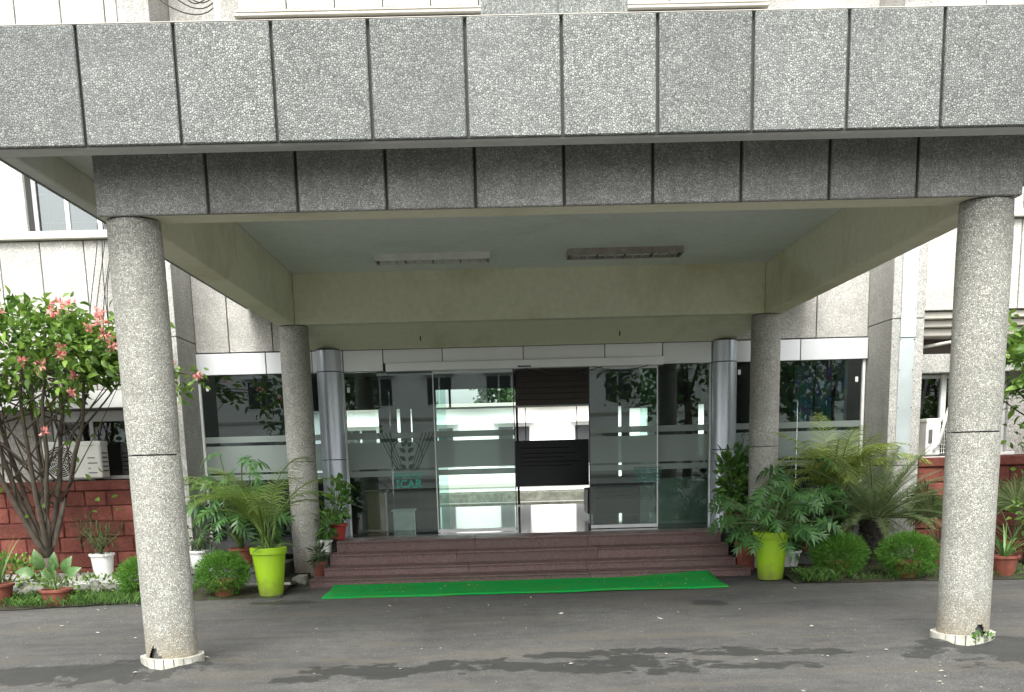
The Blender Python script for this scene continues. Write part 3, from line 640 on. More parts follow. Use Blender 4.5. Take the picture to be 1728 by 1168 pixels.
# ================================================================== CANOPY
cp = thing('entrance_canopy', 'flat concrete entrance canopy with grey pebble panels along its front edge', 'canopy', (0.605, 11, 3.39))
FX0, FX1 = -3.38, 4.59
fj = [FX0] + [-2.66 + .644 * i for i in range(11)] + [FX1]
for a, b_ in zip(fj, fj[1:]): B('fascia_panel', a + .011, b_ - .011, 7.75, 7.80, 3.722, 4.468, M_FASCIA, cp, .007)
B('rim', FX0 + .01, FX1 - .01, 7.812, 7.965, 3.715, 4.44, M_RIM, cp, .012); B('joint_backing', FX0 + .02, FX1 - .02, 7.802, 7.811, 3.73, 4.46, M_JOINT, cp, 0); B('coping', FX0 + .005, FX1 - .005, 7.757, 7.96, 4.471, 4.478, M_LEDGE, cp, .003)
for x0, x1, xp0, xp1 in ((FX0 + .04, FX0 + .15, FX0, FX0 + .045), (FX1 - .15, FX1 - .04, FX1 - .045, FX1)):
    B('rim', x0, x1, 7.97, 15.75, 3.715, 4.44, M_RIM, cp, .01); k = 0
    for j in range(12): B('fascia_panel', xp0, xp1, 7.81 + j * .66 + .007, 7.81 + (j + 1) * .66 - .007, 3.722, 4.468, M_FASCIA, cp, .006)
B('overhang_soffit', FX0 + .16, -2.82, 7.97, 15.7, 3.93, 4.06, M_RIM, cp, 0); B('overhang_soffit', 4.02, FX1 - .16, 7.97, 15.7, 3.93, 4.06, M_RIM, cp, 0); B('overhang_soffit', -2.815, 4.015, 7.97, 8.31, 3.93, 4.06, M_RIM, cp, 0)
B('roof_slab', FX0 + .16, FX1 - .16, 7.97, 15.72, 4.065, 4.3, M_CONC, cp, 0)
bj = [-2.815] + [-1.9949 + .6485 * i for i in range(9)] + [3.99]
for a, b_ in zip(bj, bj[1:]): B('beam_panel', a + .011, b_ - .011, 8.262, 8.305, 3.385, 3.93, M_BEAM, cp, .008)
B('joint_backing', -2.80, 3.98, 8.307, 8.316, 3.39, 3.93, M_JOINT, cp, 0); B('front_beam', -2.81, 4.0, 8.318, 8.60, 3.392, 4.04, M_BEAMPL, cp, .006)
B('side_beam', -2.82, -2.565, 8.604, 15.0, 3.392, 4.055, M_BEAMPL, cp, .008); B('side_beam', 3.765, 4.017, 8.604, 15.0, 3.392, 4.055, M_BEAMPL, cp, .008)
B('back_beam', -2.56, 3.76, 14.88, 15.1, 3.394, 4.055, M_BEAMPL, cp, .006)
B('ceiling', -2.56, 3.76, 8.605, 14.875, 4.045, 4.06, M_CEIL, cp, 0)
hv = [(-2.82, 15.005, 3.39), (4.017, 15.005, 3.39), (3.51, 15.715, 3.13), (-2.46, 15.715, 3.13), (-2.82, 15.005, 4.05), (4.017, 15.005, 4.05), (3.51, 15.715, 4.05), (-2.46, 15.715, 4.05)]
hv = [(x, y + (.1 if y < 15.2 else 0), z) for x, y, z in hv]
mk('haunch', hv, [(3, 2, 1, 0), (4, 5, 6, 7), (0, 1, 5, 4), (1, 2, 6, 5), (2, 3, 7, 6), (3, 0, 4, 7)], M_BEAMPL, cp)
for x in (-.92, 1.86): B('hook', x - .008, x + .008, 15.38, 15.40, 3.2, 3.26, M_DARKMET, cp, 0)
# raised pebble block on the canopy roof
rb = thing('raised_parapet_block', 'grey pebble block rising above the middle of the canopy edge', 'parapet', (.73, 11, 4.3))
for a, b_ in ((.03, .765), (.765, 1.43)): B('panel', a + .006, b_ - .006, 11.0, 11.05, 4.31, 6.3, M_FASCIA, rb, .006)
B('block_core', .06, 1.4, 11.055, 11.5, 4.302, 6.28, M_RIM, rb, 0)
# fluorescent fittings on the ceiling
def fitting(x0, x1, y0, y1, label, shade):
    th = thing('ceiling_light_fitting', label, 'light fitting', ((x0 + x1) / 2, (y0 + y1) / 2, 4.045), 'fluorescent fittings on the canopy ceiling')
    zt, zb = 4.044, 3.965
    mb = MB(); mb.box(x0, x1, y0, y0 + .012, zb, zt); mb.box(x0, x1, y1 - .012, y1, zb, zt); mb.box(x0, x0 + .012, y0 + .012, y1 - .012, zb, zt); mb.box(x1 - .012, x1, y0 + .012, y1 - .012, zb, zt); mb.box(x0 + .012, x1 - .012, y0 + .012, y1 - .012, zt - .012, zt)
    mb.build('housing', shade, th); B('reflector', x0 + .014, x1 - .014, y0 + .014, y1 - .014, zt - .03, zt - .014, M_TUBE, th, 0)
    for k in range(13):
        x = x0 + .03 + (x1 - x0 - .06) * k / 12; B('louvre_blade', x - .003, x + .003, y0 + .014, y1 - .014, zb + .003, zt - .035, M_DARKMET if k % 3 == 0 else M_ALU, th, 0)
    for yy in (y0 + .1, y1 - .1):
        mb = MB(); mb.tube([(x0 + .04, yy, zt - .045), (x1 - .04, yy, zt - .045)], .013, 10); mb.build('tube', M_TUBE, th, smooth=True)
fitting(-1.34, .073, 13.66, 13.98, 'unlit pale fluorescent fitting on the canopy ceiling, cleaner one', M_TUBE)
fitting(1.02, 2.43, 13.58, 13.90, 'unlit fluorescent fitting with brown dusty side on the canopy ceiling', M_LIGHTBOX)

# ---- pebble columns
def column(cx, cy, label, joint, mat, hole=None, ztop=3.392, zbase=0.0, ring=True):
    th = thing('pebble_column', label, 'column', (cx, cy, 0), 'pebble columns carrying the canopy')
    N = 96; r = .2
    for (z0, z1) in ((zbase, joint - .0055), (joint + .0055, ztop - .012)):
        nz = 40 if z0 < .1 else 6; mb = MB(); zs = [z0 + (z1 - z0) * i / nz for i in range(nz + 1)]
        if z0 < .1: zs = [z0 + .02 * i for i in range(16)] + [z0 + .3 + (z1 - z0 - .3) * i / 8 for i in range(9)][0 if False else 1:]
        for i, z in enumerate(zs):
            for k in range(N):
                a = 2 * math.pi * k / N; rr_ = r - (.006 if i in (0, len(zs) - 1) and not (z0 < .1 and i == 0) else 0) + .0025 * noise.noise(Vector((math.cos(a) * 1.5 + cx, math.sin(a) * 1.5, z * 1.5)))
                mb.v.append(Vector((cx + rr_ * math.cos(a), cy + rr_ * math.sin(a), z)))
        for i in range(len(zs) - 1):
            for k in range(N):
                am = math.degrees(2 * math.pi * (k + .5) / N); zm = (zs[i] + zs[i + 1]) / 2
                if hole and z0 < .1:
                    ha, hz, hw, hh = hole; da = abs((am - ha + 180) % 360 - 180) * (math.pi / 180) * r
                    if hz < zm < hz + hh and da < hw * (1 - (zm - hz) / hh) + .006 * math.sin(zm * 190): continue
                a = i * N + k; b_ = i * N + (k + 1) % N; mb.f.append((a, b_, b_ + N, a + N))
        mb.build('shaft', mat, th, smooth=True)
    mb = MB(); mb.lathe([(.165, 0), (.165, ztop)], 40, (cx, cy)); mb.build('core', M_JOINT, th, smooth=True)
    mb = MB(); mb.lathe([(.19, ztop - .012), (.185, ztop)], 40, (cx, cy)); mb.build('bearing', M_JOINT, th, smooth=True)
    if ring:
        n = 20; rg = random.Random(int(cx * 7))
        mb = MB(); mb.lathe([(.198, .02), (.232, .02), (.232, .092), (.2, .094)], 48, (cx, cy)); mb.build('base_ring', M_JOINT, th)
        for k in range(n):
            a0 = 2 * math.pi * (k + .05) / n; a1 = 2 * math.pi * (k + .95) / n; r0, r1 = .2335, .247; zt = .098 + rg.uniform(-.004, .003)
            vs = []
            for a in (a0, (a0 + a1) / 2, a1):
                for rr_ in (r0, r1):
                    for z in (0, zt): vs.append((cx + rr_ * math.cos(a), cy + rr_ * math.sin(a), z))
            F = []
            for s_ in range(2):
                o = s_ * 4; F += [(o + 2, o + 6, o + 7, o + 3), (o + 1, o + 3, o + 7, o + 5), (o, o + 1, o + 5, o + 4)]
            F += [(0, 2, 3, 1), (8, 9, 11, 10)]
            mk('ring_tile', vs, F, M_TILE, th)
        mk('ring_top', [(cx + q * math.cos(2 * math.pi * k / 40), cy + q * math.sin(2 * math.pi * k / 40), .0955) for k in range(40) for q in (.196, .24)], [(2 * k, 2 * k + 1, (2 * k + 3) % 80, (2 * k + 2) % 80) for k in range(40)], M_TILE, th)
    return th
column(-2.61, 8.479, 'pebble column with broken hole and tiled base ring near the flowering tree', 1.675, M_COL, (243, .09, .07, .12))
column(3.812, 8.479, 'pebble column with tiled base ring and weed growing from the hole in its foot', 1.685, M_COL, (285, .09, .07, .12))
column(-2.61, 15.05, 'pebble column beside the steps and the lime pot of palm fronds', 1.59, M_COLLIFT, None, ring=False)
column(3.82, 15.05, 'pebble column behind the lime pot of lobed leaves', 1.63, M_COLLIFT, None, ring=False)

# ================================================================== GREEN CARPET, PIPES, AIR CONDITIONERS
V, F = [], []; nxx, nyy = 60, 9
for j in range(nyy):
    for i in range(nxx):
        u = i / (nxx - 1); v = j / (nyy - 1)
        xa = -2.03 - .02 * v; xb = 2.78 + .10 * v - .12 * v * v; x = xa + (xb - xa) * u
        y = 12.42 + (13.585 - 12.42) * v + .012 * math.sin(u * 19) * (1 - v) + .02 * u * (1 - v)
        z = .012 + .006 * noise.noise(Vector((x * 2.2, y * 2.2, 0))) + .014 * max(0, noise.noise(Vector((x * 1.1, 7, 0)))) * (1 - v) * 2 + .055 * max(0, u - .8) * 5 * max(0, v - .55) * 2.2 + .02 * max(0, v - .8) * 5
        V.append((x, y, z))
for j in range(nyy - 1):
    for i in range(nxx - 1): F.append((j * nxx + i, j * nxx + i + 1, (j + 1) * nxx + i + 1, (j + 1) * nxx + i))
n0 = len(V); V += [(x, y, z - .011) for x, y, z in V]
F += [tuple(n0 + k for k in f[::-1]) for f in F]
for i in range(nxx - 1): F.append((i, n0 + i, n0 + i + 1, i + 1))
for j in range(nyy - 1): F.append(((j + 1) * nxx, n0 + (j + 1) * nxx, n0 + j * nxx, j * nxx)); F.append((j * nxx + nxx - 1, n0 + j * nxx + nxx - 1, n0 + (j + 1) * nxx + nxx - 1, (j + 1) * nxx + nxx - 1))
tag(mk('carpet', V, F, M_CARPET, smooth=True), 'long bright green carpet strip at the foot of the steps', 'carpet')
mb = MB(); mb.tube([(-3.55, 13.2, .1), (-3.1, 13.25, .105), (-2.55, 13.3, .10)], .018, 10); tag(mb.build('drain_pipe', M_PVC, smooth=True), 'white plastic pipe lying on the ground behind the lime pot of palm fronds', 'pipe')

def ac_unit(x0, x1, y0, y1, z0, z1, label, face_x=False):
    th = thing('air_conditioner', label, 'air conditioner', ((x0 + x1) / 2, y0, z0), 'outdoor air conditioner units')
    B('casing', x0, x1, y0, y1, z0 + .03, z1, M_ACW, th, .018); B('lid', x0 - .006, x1 + .006, y0 - .006, y1 + .006, z1 - .05, z1 + .008, M_ACW, th, .008)
    for x in (x0 + .1, x1 - .16): B('foot', x, x + .06, y0 - .02, y1 + .02, z0, z0 + .03, M_DARKMET, th, .004)
    cx = x0 + (x1 - x0) * .34; cz = (z0 + z1) / 2; r = (z1 - z0) * .40
    mb = MB(); mb.lathe([(.0, 0), (r, 0)], 32); g = mk('fan_opening', [(cx + v.x, y0 - .002, cz + v.y) for v in mb.v], mb.f, M_ROOMD, th)
    mb = MB()
    for k in range(1, 9): mb.tube([(cx + r * k / 8 * math.cos(R(a)), y0 - .012, cz + r * k / 8 * math.sin(R(a))) for a in range(0, 361, 15)], .0035, 4, False)
    for a in range(0, 180, 30): mb.tube([(cx - r * math.cos(R(a)), y0 - .016, cz - r * math.sin(R(a))), (cx + r * math.cos(R(a)), y0 - .016, cz + r * math.sin(R(a)))], .004, 4)
    mb.build('fan_guard', M_ACW, th)
    px = x0 + (x1 - x0) * .72
    B('side_panel', px, x1 - .02, y0 - .004, y0 + .01, z0 + .05, z1 - .06, M_ACW, th, .002)
    for k, (w, dz) in enumerate(((.10, .30), (.13, .23), (.03, .16), (.12, .10))): B('print_mark', px + .05, px + .05 + w, y0 - .006, y0 - .0045, z0 + dz, z0 + dz + .014, M_ACG, th, 0)
    for k in range(5): B('vent_slot', x1 - .001, x1 + .002, y0 + .05, y1 - .05, z0 + .12 + k * .06, z0 + .14 + k * .06, M_ACG, th, 0)
    return th
ac_unit(-6.15, -5.32, 14.9, 15.2, 1.412, 1.935, 'white outdoor air conditioner unit on the red wall behind the flowering tree')
# unit on the other side is turned end-on to the drive
aR = thing('air_conditioner', 'white outdoor air conditioner unit turned end-on with pipe bending out of the ventilator', 'air conditioner', (6.25, 15.0, 1.425), 'outdoor air conditioner units')
B('casing', 6.04, 6.24, 14.9, 15.25, 1.45, 1.94, M_ACW, aR, .015); B('lid', 6.034, 6.246, 14.894, 15.256, 1.9, 1.948, M_ACW, aR, .006); B('grille_back', 6.244, 6.42, 14.96, 15.24, 1.46, 1.93, M_ROOMD, aR, 0)
for k in range(6): B('guard_wire', 6.25 + k * .03, 6.256 + k * .03, 14.945, 14.955, 1.46, 1.93, M_ACW, aR, 0)
for k in range(9): B('guard_wire', 6.245, 6.42, 14.94, 14.946, 1.48 + k * .053, 1.485 + k * .053, M_ACW, aR, 0)
B('foot', 6.05, 6.42, 14.93, 14.98, 1.42, 1.45, M_DARKMET, aR, 0); B('valve_cover', 6.07, 6.12, 14.885, 14.9, 1.62, 1.8, M_ACG, aR, 0)
B('bracket', 6.0, 6.45, 14.9, 15.2, 1.421, 1.432, M_PVC, aR, 0)
mb = MB(); mb.tube([(6.0, 15.5, 2.93), (6.2, 15.3, 2.95), (6.38, 15.05, 2.97), (6.42, 15.0, 2.94), (6.42, 14.98, 2.85), (6.34, 14.9, 2.1), (6.27, 14.86, 1.9), (6.22, 14.86, 1.6), (6.14, 14.87, 1.52)], .022, 8)
mb.build('insulated_pipe', M_PVC, aR, smooth=True)
mb = MB(); mb.tube(bez((6.3, 14.87, 1.75), (6.45, 14.8, 1.72), (6.42, 14.8, 1.95), (6.3, 14.86, 1.86), 10), .006, 5); mb.build('cable', M_CABLE, aR)
B('window_stile', 6.40, 6.47, 15.33, 15.36, 1.47, 2.56, M_WFRAME, bld)
for k, (xa, za, xb, zb) in enumerate(((-5.04, 4.72, -5.3, 3.1), (-4.93, 4.72, -5.22, 3.1), (-4.88, 4.5, -5.10, 3.2), (-4.86, 4.45, -5.02, 3.4), (-4.95, 4.72, -5.0, 2.6))):
    mb = MB(); mb.tube(bez((xa, 14.84, za), (xa - .02 - .03 * k, 14.8, za - .5), (xb + .02, 14.8, zb + .6), (xb, 14.84, zb), 14), .0065, 5)
    tag(mb.build('hanging_cable', M_CABLE), 'thin dark cable hanging down the white wall above the flowering tree', 'cable', 'cables hanging on the wall')

# ================================================================== PLANTS
CACHE = {}
def leaf_data(kind, mat):
    key = (kind, mat.name)
    if key in CACHE: return CACHE[key]
    if kind == 'ovate':
        W = [(0, 0), (.18, .16), (.42, .24), (.7, .17), (1, 0)]
        V = []; F = []
        for i, (y, w) in enumerate(W): z = .10 * math.sin(y * 2.6) - .10 * y * y; V += [(-w, y, z + .28 * w), (0, y, z), (w, y, z + .28 * w)]
        for i in range(4):
            a = i * 3; F += [(a, a + 1, a + 4, a + 3), (a + 1, a + 2, a + 5, a + 4)]
    elif kind == 'wide':
        W = [(0, .02), (.15, .2), (.4, .3), (.7, .22), (.9, .08), (1, 0)]; V = []; F = []
        for y, w in W: z = .2 * math.sin(y * 2.2) - .32 * y * y; V += [(-w, y, z + .22 * w), (0, y, z), (w, y, z + .22 * w)]
        for i in range(5):
            a = i * 3; F += [(a, a + 1, a + 4, a + 3), (a + 1, a + 2, a + 5, a + 4)]
    elif kind == 'lance':
        W = [(0, .01), (.3, .1), (.65, .085), (1, 0)]; V = []; F = []
        for y, w in W: z = .1 * math.sin(y * 2.4) - .18 * y * y; V += [(-w, y, z + .2 * w), (0, y, z), (w, y, z + .2 * w)]
        for i in range(3):
            a = i * 3; F += [(a, a + 1, a + 4, a + 3), (a + 1, a + 2, a + 5, a + 4)]
    elif kind == 'lobed':
        # deeply cut leaf: fingers on both sides of a midrib
        V = []; F = []
        def zz(y, x): return .22 * math.sin(y * 2.3) - .34 * y * y - .18 * abs(x)
        lob = [(.02, .30, -.12), (.16, .42, .00), (.31, .44, .12), (.46, .40, .22), (.61, .32, .28), (.76, .22, .30)]
        for s_ in (-1, 1):
            for (y, l, up) in lob:
                n = len(V); ex, ey = s_ * l, y + up
                for (px, py) in ((0, y - .03), (s_ * l * .55, y + up * .55 - .05), (ex, ey), (s_ * l * .5, y + up * .5 + .065), (0, y + .115)): V.append((px, py, zz(py, px)))
                F += [(n, n + 1, n + 3, n + 4), (n + 1, n + 2, n + 3)] if s_ > 0 else [(n + 4, n + 3, n + 1, n), (n + 3, n + 2, n + 1)]
        n = len(V)
        for (px, py) in ((-.06, .82), (.06, .82), (.05, .95), (0, 1.08), (-.05, .95)): V.append((px, py, zz(py, px)))
        F.append((n, n + 1, n + 2, n + 3, n + 4))
    me = bpy.data.meshes.new('leaf'); me.from_pydata(V, [], F); me.materials.append(mat); me.polygons.foreach_set('use_smooth', [True] * len(me.polygons)); me.update()
    CACHE[key] = (me, V, F); return CACHE[key]
def frame(pos, d, nrm, s):
    d = Vector(d).normalized(); n = Vector(nrm); x = d.cross(n)
    if x.length < 1e-4: x = d.cross(Vector((1, 0, .3)))
    x.normalize(); n = x.cross(d)
    M = Matrix((x, d, n)).transposed().to_4x4() @ Matrix.Scale(s, 4); M.translation = Vector(pos); return M
class Leaves:
    def __init__(s, kind, mat, name='leaf'): s.k = kind; s.mat = mat; s.L = []; s.name = name
    def add(s, pos, d, nrm=(0, 0, 1), size=.1): s.L.append(frame(pos, d, nrm, size))
    def build(s, parent, nobj=280, restname='foliage'):
        me, V, F = leaf_data(s.k, s.mat); L = sorted(s.L, key=lambda M: M.translation.y)
        for M in L[:nobj]:
            o = bpy.data.objects.new(s.name, me); col.objects.link(o); o.parent = parent; o.matrix_local = M
        if L[nobj:]:
            mb = MB()
            for M in L[nobj:]: mb.geo(V, F, M)
            tag(mb.build(restname, s.mat, parent, True, True), kind='stuff')
def rdir(r, up=0):
    v = Vector((r.gauss(0, 1), r.gauss(0, 1), r.gauss(0, 1) + up)); return v.normalized()
def pot(th, r, h, mat, rb=.72, rim=.03, z=0, n=28, style=0):
    R0 = r * rb; pr = [(0, 0), (R0 * .96, 0), (R0, .008)]
    pr += [(r * .95, h - rim - .006), (r + .012, h - rim), (r + .014, h - .004), (r + .008, h), (r - .012, h), (r - .02, h - .05)]
    if style: pr = [(0, 0), (R0 * .96, 0), (R0, .01), (R0 + (r - R0) * .5, h * .5), (r * .97, h - rim * 2.6), (r + .012, h - rim * 2.5), (r + .016, h - .006), (r + .01, h), (r - .012, h), (r - .02, h - .06)]
    mb = MB(); mb.lathe(pr, n); p = mb.build('pot', mat, th, True, True)
    for poly in p.data.polygons: poly.use_smooth = True
    try: p.data.set_sharp_from_angle(angle=R(35))
    except Exception: pass
    mb = MB(); mb.lathe([(0, h - .035), (r * .5, h - .03), (r - .018, h - .042)], n); mb.build('soil', M_SOILP, th, True, True)

def frond_geo(mb, rach, L, n, llen, lw, droop, vang, rnd, tip=.35, start=.18):
    """leaflets along a rachis polyline"""
    N = len(rach) - 1
    for i in range(n):
        tt = start + (1 - start) * (i + .5) / n; f = tt * N; k = min(int(f), N - 1); p = rach[k].lerp(rach[k + 1], f - k)
        tan = (rach[k + 1] - rach[k]).normalized(); side = tan.cross(Vector((0, 0, 1)))
        if side.length < 1e-3: side = Vector((1, 0, 0))
        side.normalize(); up = side.cross(tan).normalized()
        prof = math.sin(math.pi * min(1, (.25 + .75 * (tt - start) / (1 - start)))) ** .6 if tt > .6 else 1
        ll = llen * max(tip, prof) * rnd.uniform(.88, 1.1)
        for s_ in (-1, 1):
            d = (side * s_ * 1.0 + tan * (.55 + .5 * tt) + up * vang + Vector((rnd.uniform(-.08, .08), rnd.uniform(-.08, .08), rnd.uniform(-.08, .08)))).normalized()
            m_ = p + d * ll * .5 + Vector((0, 0, -droop * ll * .18)); e = p + d * ll + Vector((0, 0, -droop * ll * .62))
            w = tan * lw
            mb.add([p - w * .4, p + w * .4, m_ + w * .55, m_ - w * .55, e], [(0, 1, 2, 3), (3, 2, 4)])
def arch(p0, az, L, rise, droop, n=12):
    out = [Vector(p0)]; el_ = rise; st_ = L / n; d = Vector((math.cos(az), math.sin(az), 0))
    for i in range(n):
        t_ = (i + .5) / n; e = el_ - droop * t_ ** 1.4; out.append(out[-1] + (d * math.cos(e) + Vector((0, 0, math.sin(e)))) * st_)
    return out
def palm(th, base, nf, L, mat, r, rise=(1.0, 1.4), droop=(1.4, 2.2), llen=.28, lw=.011, n=26, sp=.06, name='frond', az=None):
    for i in range(nf):
        a = (2 * math.pi * i / nf + r.uniform(-.35, .35)) if az is None else az[i % len(az)] + r.uniform(-.2, .2)
        p0 = Vector(base) + Vector((r.uniform(-sp, sp), r.uniform(-sp, sp), 0)); ra = arch(p0, a, L * r.uniform(.75, 1.12), r.uniform(*rise), r.uniform(*droop))
        mb = MB(); mb.tube(ra, [.011 - .008 * k / 12 for k in range(13)], 5); frond_geo(mb, ra, L, n, llen, lw, r.uniform(.5, 1.0), .25, r, start=.28)
        mb.build(name, mat, th, True)

# -- flowering tree (pink bracts)
def flowering_tree(base, label, crown, nleaf, flowers, seed, limbs, extra=()):
    r = random.Random(seed); th = thing('flowering_tree', label, 'tree', base, 'pink flowering trees'); b0 = Vector(base); tips = []
    mb = MB(); cc, cr = Vector(crown[0]) - b0, Vector(crown[1])
    top = Vector((0, 0, .30)); mb.tube([(0, 0, -.1), (0.01, 0, .1), top], [.10, .085, .075], 8)
    mb.tube([(.02, 0, .05), (.12, -.15, .12), (.3, -.35, -.05)], [.05, .04, .03], 6)
    for i in range(limbs):
        a = 2 * math.pi * i / limbs + r.uniform(-.3, .3); tgt = cc + Vector((math.cos(a) * cr.x * r.uniform(.3, .75), math.sin(a) * cr.y * r.uniform(.3, .7), r.uniform(-.3, .15) * cr.z))
        pts = bez(top, top + Vector((math.cos(a) * .22, math.sin(a) * .15, .45)), tgt - Vector((0, 0, .6)) + Vector((r.uniform(-.15, .15), 0, 0)), tgt, 9)
        pts = [p + Vector((r.uniform(-.02, .02), r.uniform(-.02, .02), 0)) for p in pts]; mb.tube(pts, [.045 - .0034 * k for k in range(10)], 6)
        for k in range(7):
            st_ = pts[r.randint(3, 9)]; e = cc + Vector((r.uniform(-1, 1) * cr.x, r.uniform(-1, 1) * cr.y, r.uniform(-.75, .9) * cr.z))
            mid = st_.lerp(e, .5) + Vector((0, 0, -.12)); p2 = bez(st_, st_.lerp(mid, .6), mid.lerp(e, .3), e, 6); mb.tube(p2, [.014 - .0016 * q for q in range(7)], 4); tips.append(e)
    mb.build('trunk', M_BARK, th, True, True)
    lv = Leaves('ovate', L_MUS)
    for e in extra:
        e = Vector(e) - b0; mb = MB(); st_ = cc + Vector((cr.x * .6, 0, -.2)); p2 = bez(st_, st_.lerp(e, .4) + Vector((0, 0, .12)), st_.lerp(e, .8) + Vector((0, 0, .1)), e, 8); mb.tube(p2, .008, 4); mb.build('branch', M_BARK, th, True, True)
        for k in range(26): lv.add(e + rdir(r) * r.uniform(.02, .16), rdir(r, -.3), rdir(r, 1.2), r.uniform(.08, .13))
    clusters = [cc + Vector((d.x * cr.x, d.y * cr.y, d.z * cr.z)) * r.uniform(.62, 1.0) for d in [rdir(r, .25) for _ in range(90)]] + tips
    for i in range(nleaf):
        c0 = r.choice(clusters); p = c0 + rdir(r) * (r.random() ** .5) * .22; out = (p - cc); out.z *= .6
        lv.add(p, (out.normalized() + rdir(r) * .9 + Vector((0, 0, -.25))), rdir(r, 1.6), r.uniform(.09, .17))
    for i in range(46):   # odd leaves on the bare lower limbs
        p = Vector((r.uniform(-.75, .75) * cr.x, r.uniform(-.4, .5), r.uniform(.75, 1.9))); p.x += cc.x * .6
        lv.add(p, rdir(r, -.2), rdir(r, 1.5), r.uniform(.08, .14))
    lv.build(th, 290)
    me, V, F = leaf_data('ovate', L_PINK)
    for (fx_, fy_, fz_, fr_) in flowers:
        c0 = Vector((fx_, fy_, fz_)) - b0; mb = MB(); fr_ *= .78
        for k in range(int(16 + fr_ * 110)):
            d = rdir(r, .1); mb.geo(V, F, frame(c0 + d * fr_ * r.uniform(.1, .72), d + rdir(r) * .6, rdir(r, .8), r.uniform(.042, .07)))
        mb.build('flower_cluster', L_PINK, th, True)
FL = [(-5.69, 13.0, 3.40, .13), (-5.0, 13.1, 3.47, .12), (-4.86, 13.1, 3.46, .11), (-5.1, 13.15, 3.40, .07), (-4.52, 13.1, 3.38, .11), (-4.5, 13.05, 3.27, .10), (-4.67, 13.1, 3.21, .08), (-4.46, 13.05, 3.12, .11), (-4.93, 12.9, 2.95, .10), (-4.97, 12.9, 2.88, .07),
      (-5.4, 12.9, 2.82, .07), (-5.2, 12.9, 2.77, .12), (-5.4, 13.3, 2.03, .08), (-4.9, 13.0, 2.46, .05), (-3.8, 13.25, 2.80, .06), (-3.48, 13.25, 2.64, .05), (-6.3, 13.0, 3.2, .12), (-7.0, 13.2, 3.1, .12), (-4.42, 13.1, 2.98, .08), (-4.9, 13.1, 2.66, .05)]
flowering_tree((-5.85, 14.1, .14), 'tree with pink flower clusters and forked trunk in front of the red wall', ((-5.75, 13.65, 2.92), (1.45, .75, .62)), 4300, FL, 11, 8, [(-3.78, 13.3, 2.72), (-3.52, 13.3, 2.62), (-3.72, 13.3, 2.5)])
flowering_tree((7.6, 13.9, .1), 'flowering tree with sparse twigs beyond the weed-footed column', ((7.35, 13.6, 2.55), (1.0, .7, .75)), 2200, [(6.65, 13.1, 2.72, .07), (6.75, 13.0, 2.45, .05), (7.2, 13.0, 3.0, .1), (7.6, 13.0, 2.6, .1)], 23, 6, [(6.75, 13.5, 1.7), (6.6, 13.5, 2.2)])

# -- fern balls
def fern_ball(x, y, rad, hgt, label, seed, pr=.15, mat=L_FERN):
    r = random.Random(seed); th = thing('potted_fern', label, 'fern', (x, y, .02), 'round fern bushes in terracotta pots'); pot(th, pr, .2, M_TERRA)
    mb = MB(); c = Vector((0, 0, .04 + (hgt - .04) * .47))
    for i in range(3600):
        d = rdir(r, .25); q = r.uniform(.45, 1.0) ** .6; lump = 1 + .20 * noise.noise(d * 2.2 + Vector((seed * 7.3, 0, 0))) + .14 * noise.noise(d * 6 + Vector((seed * 3.1, 4, 0)))
        p = c + Vector((d.x * rad, d.y * rad, d.z * (hgt - c.z) * (1.0 if d.z > 0 else .92))) * q * lump
        for k in range(3):
            e = (d + rdir(r) * .75).normalized(); l = r.uniform(.03, .065); s_ = e.cross(rdir(r)).normalized() * .0042
            mb.add([p - s_, p + s_, p + e * l], [(0, 1, 2)])
    tag(mb.build('foliage', mat, th, True), kind='stuff')
fern_ball(-3.26, 12.85, .31, .54, 'round green fern bush beside the lime pot of palm fronds', 1)
fern_ball(-4.22, 12.85, .30, .50, 'round green fern bush next to the rubble stones', 2)
fern_ball(4.24, 12.95, .34, .53, 'round green fern bush between the lime pot and the sago trunk', 3)
fern_ball(5.02, 12.78, .36, .54, 'round green fern bush beyond the sago trunk', 4)

# -- lime pots
r = random.Random(31)
th = thing('potted_palm', 'tall lime green pot with arching palm fronds', 'potted palm', (-2.70, 12.86, .01), 'tall lime green planters'); pot(th, .205, .585, M_LIME, .70, .03, style=1)
palm(th, (0, 0, .54), 24, 1.55, L_ARECA, r, (1.25, 1.57), (1.1, 2.6), .30, .010, 32, .05, az=[2.6, 3.0, 2.2, 3.4, 1.7, 2.8, 1.2, 3.8, .6, 2.4, 5.0, 4.3, 0.1, 3.1, 2.0])
palm(th, (0, 0, .54), 7, .42, L_STRAP, r, (.5, 1.2), (.4, 1.4), .12, .006, 12, .05)
def phil(name, label, loc, potr, poth, pmat, n, size, seed, cdir=None, group=None, spread=.55, z0=.2, style=1, lo=-.6):
    r = random.Random(seed); th = thing(name, label, 'potted plant', loc, group); pot(th, potr, poth, pmat, .74, .03, style=style); lv = Leaves('lobed', L_PHI); mb = MB()
    for i in range(n):
        a = 2.4 * i + r.uniform(-.4, .4); d = Vector((math.cos(a), math.sin(a), 0))
        if cdir: d = (d + Vector(cdir)).normalized()
        rr_ = spread * r.uniform(.3, 1.0); hh_ = poth + z0 * r.uniform(lo, 2.6) * (1.1 - rr_ / spread * .5)
        e = d * rr_ + Vector((0, 0, hh_)); mb.tube(bez((0, 0, poth - .05), (d.x * .06, d.y * .06, poth + .2), e * .8 + Vector((0, 0, .12)), e, 7), [.012, .011, .010, .009, .008, .008, .007, .006], 5)
        lv.add(e, d + Vector((r.uniform(-.3, .3), r.uniform(-.3, .3), -.25 + r.uniform(-.4, .3))), rdir(r, 2.2) + Vector((0, -.6, 0)), size * r.uniform(.7, 1.15))
    mb.build('stems', M_STEM, th, True, True); lv.build(th, 200); return th
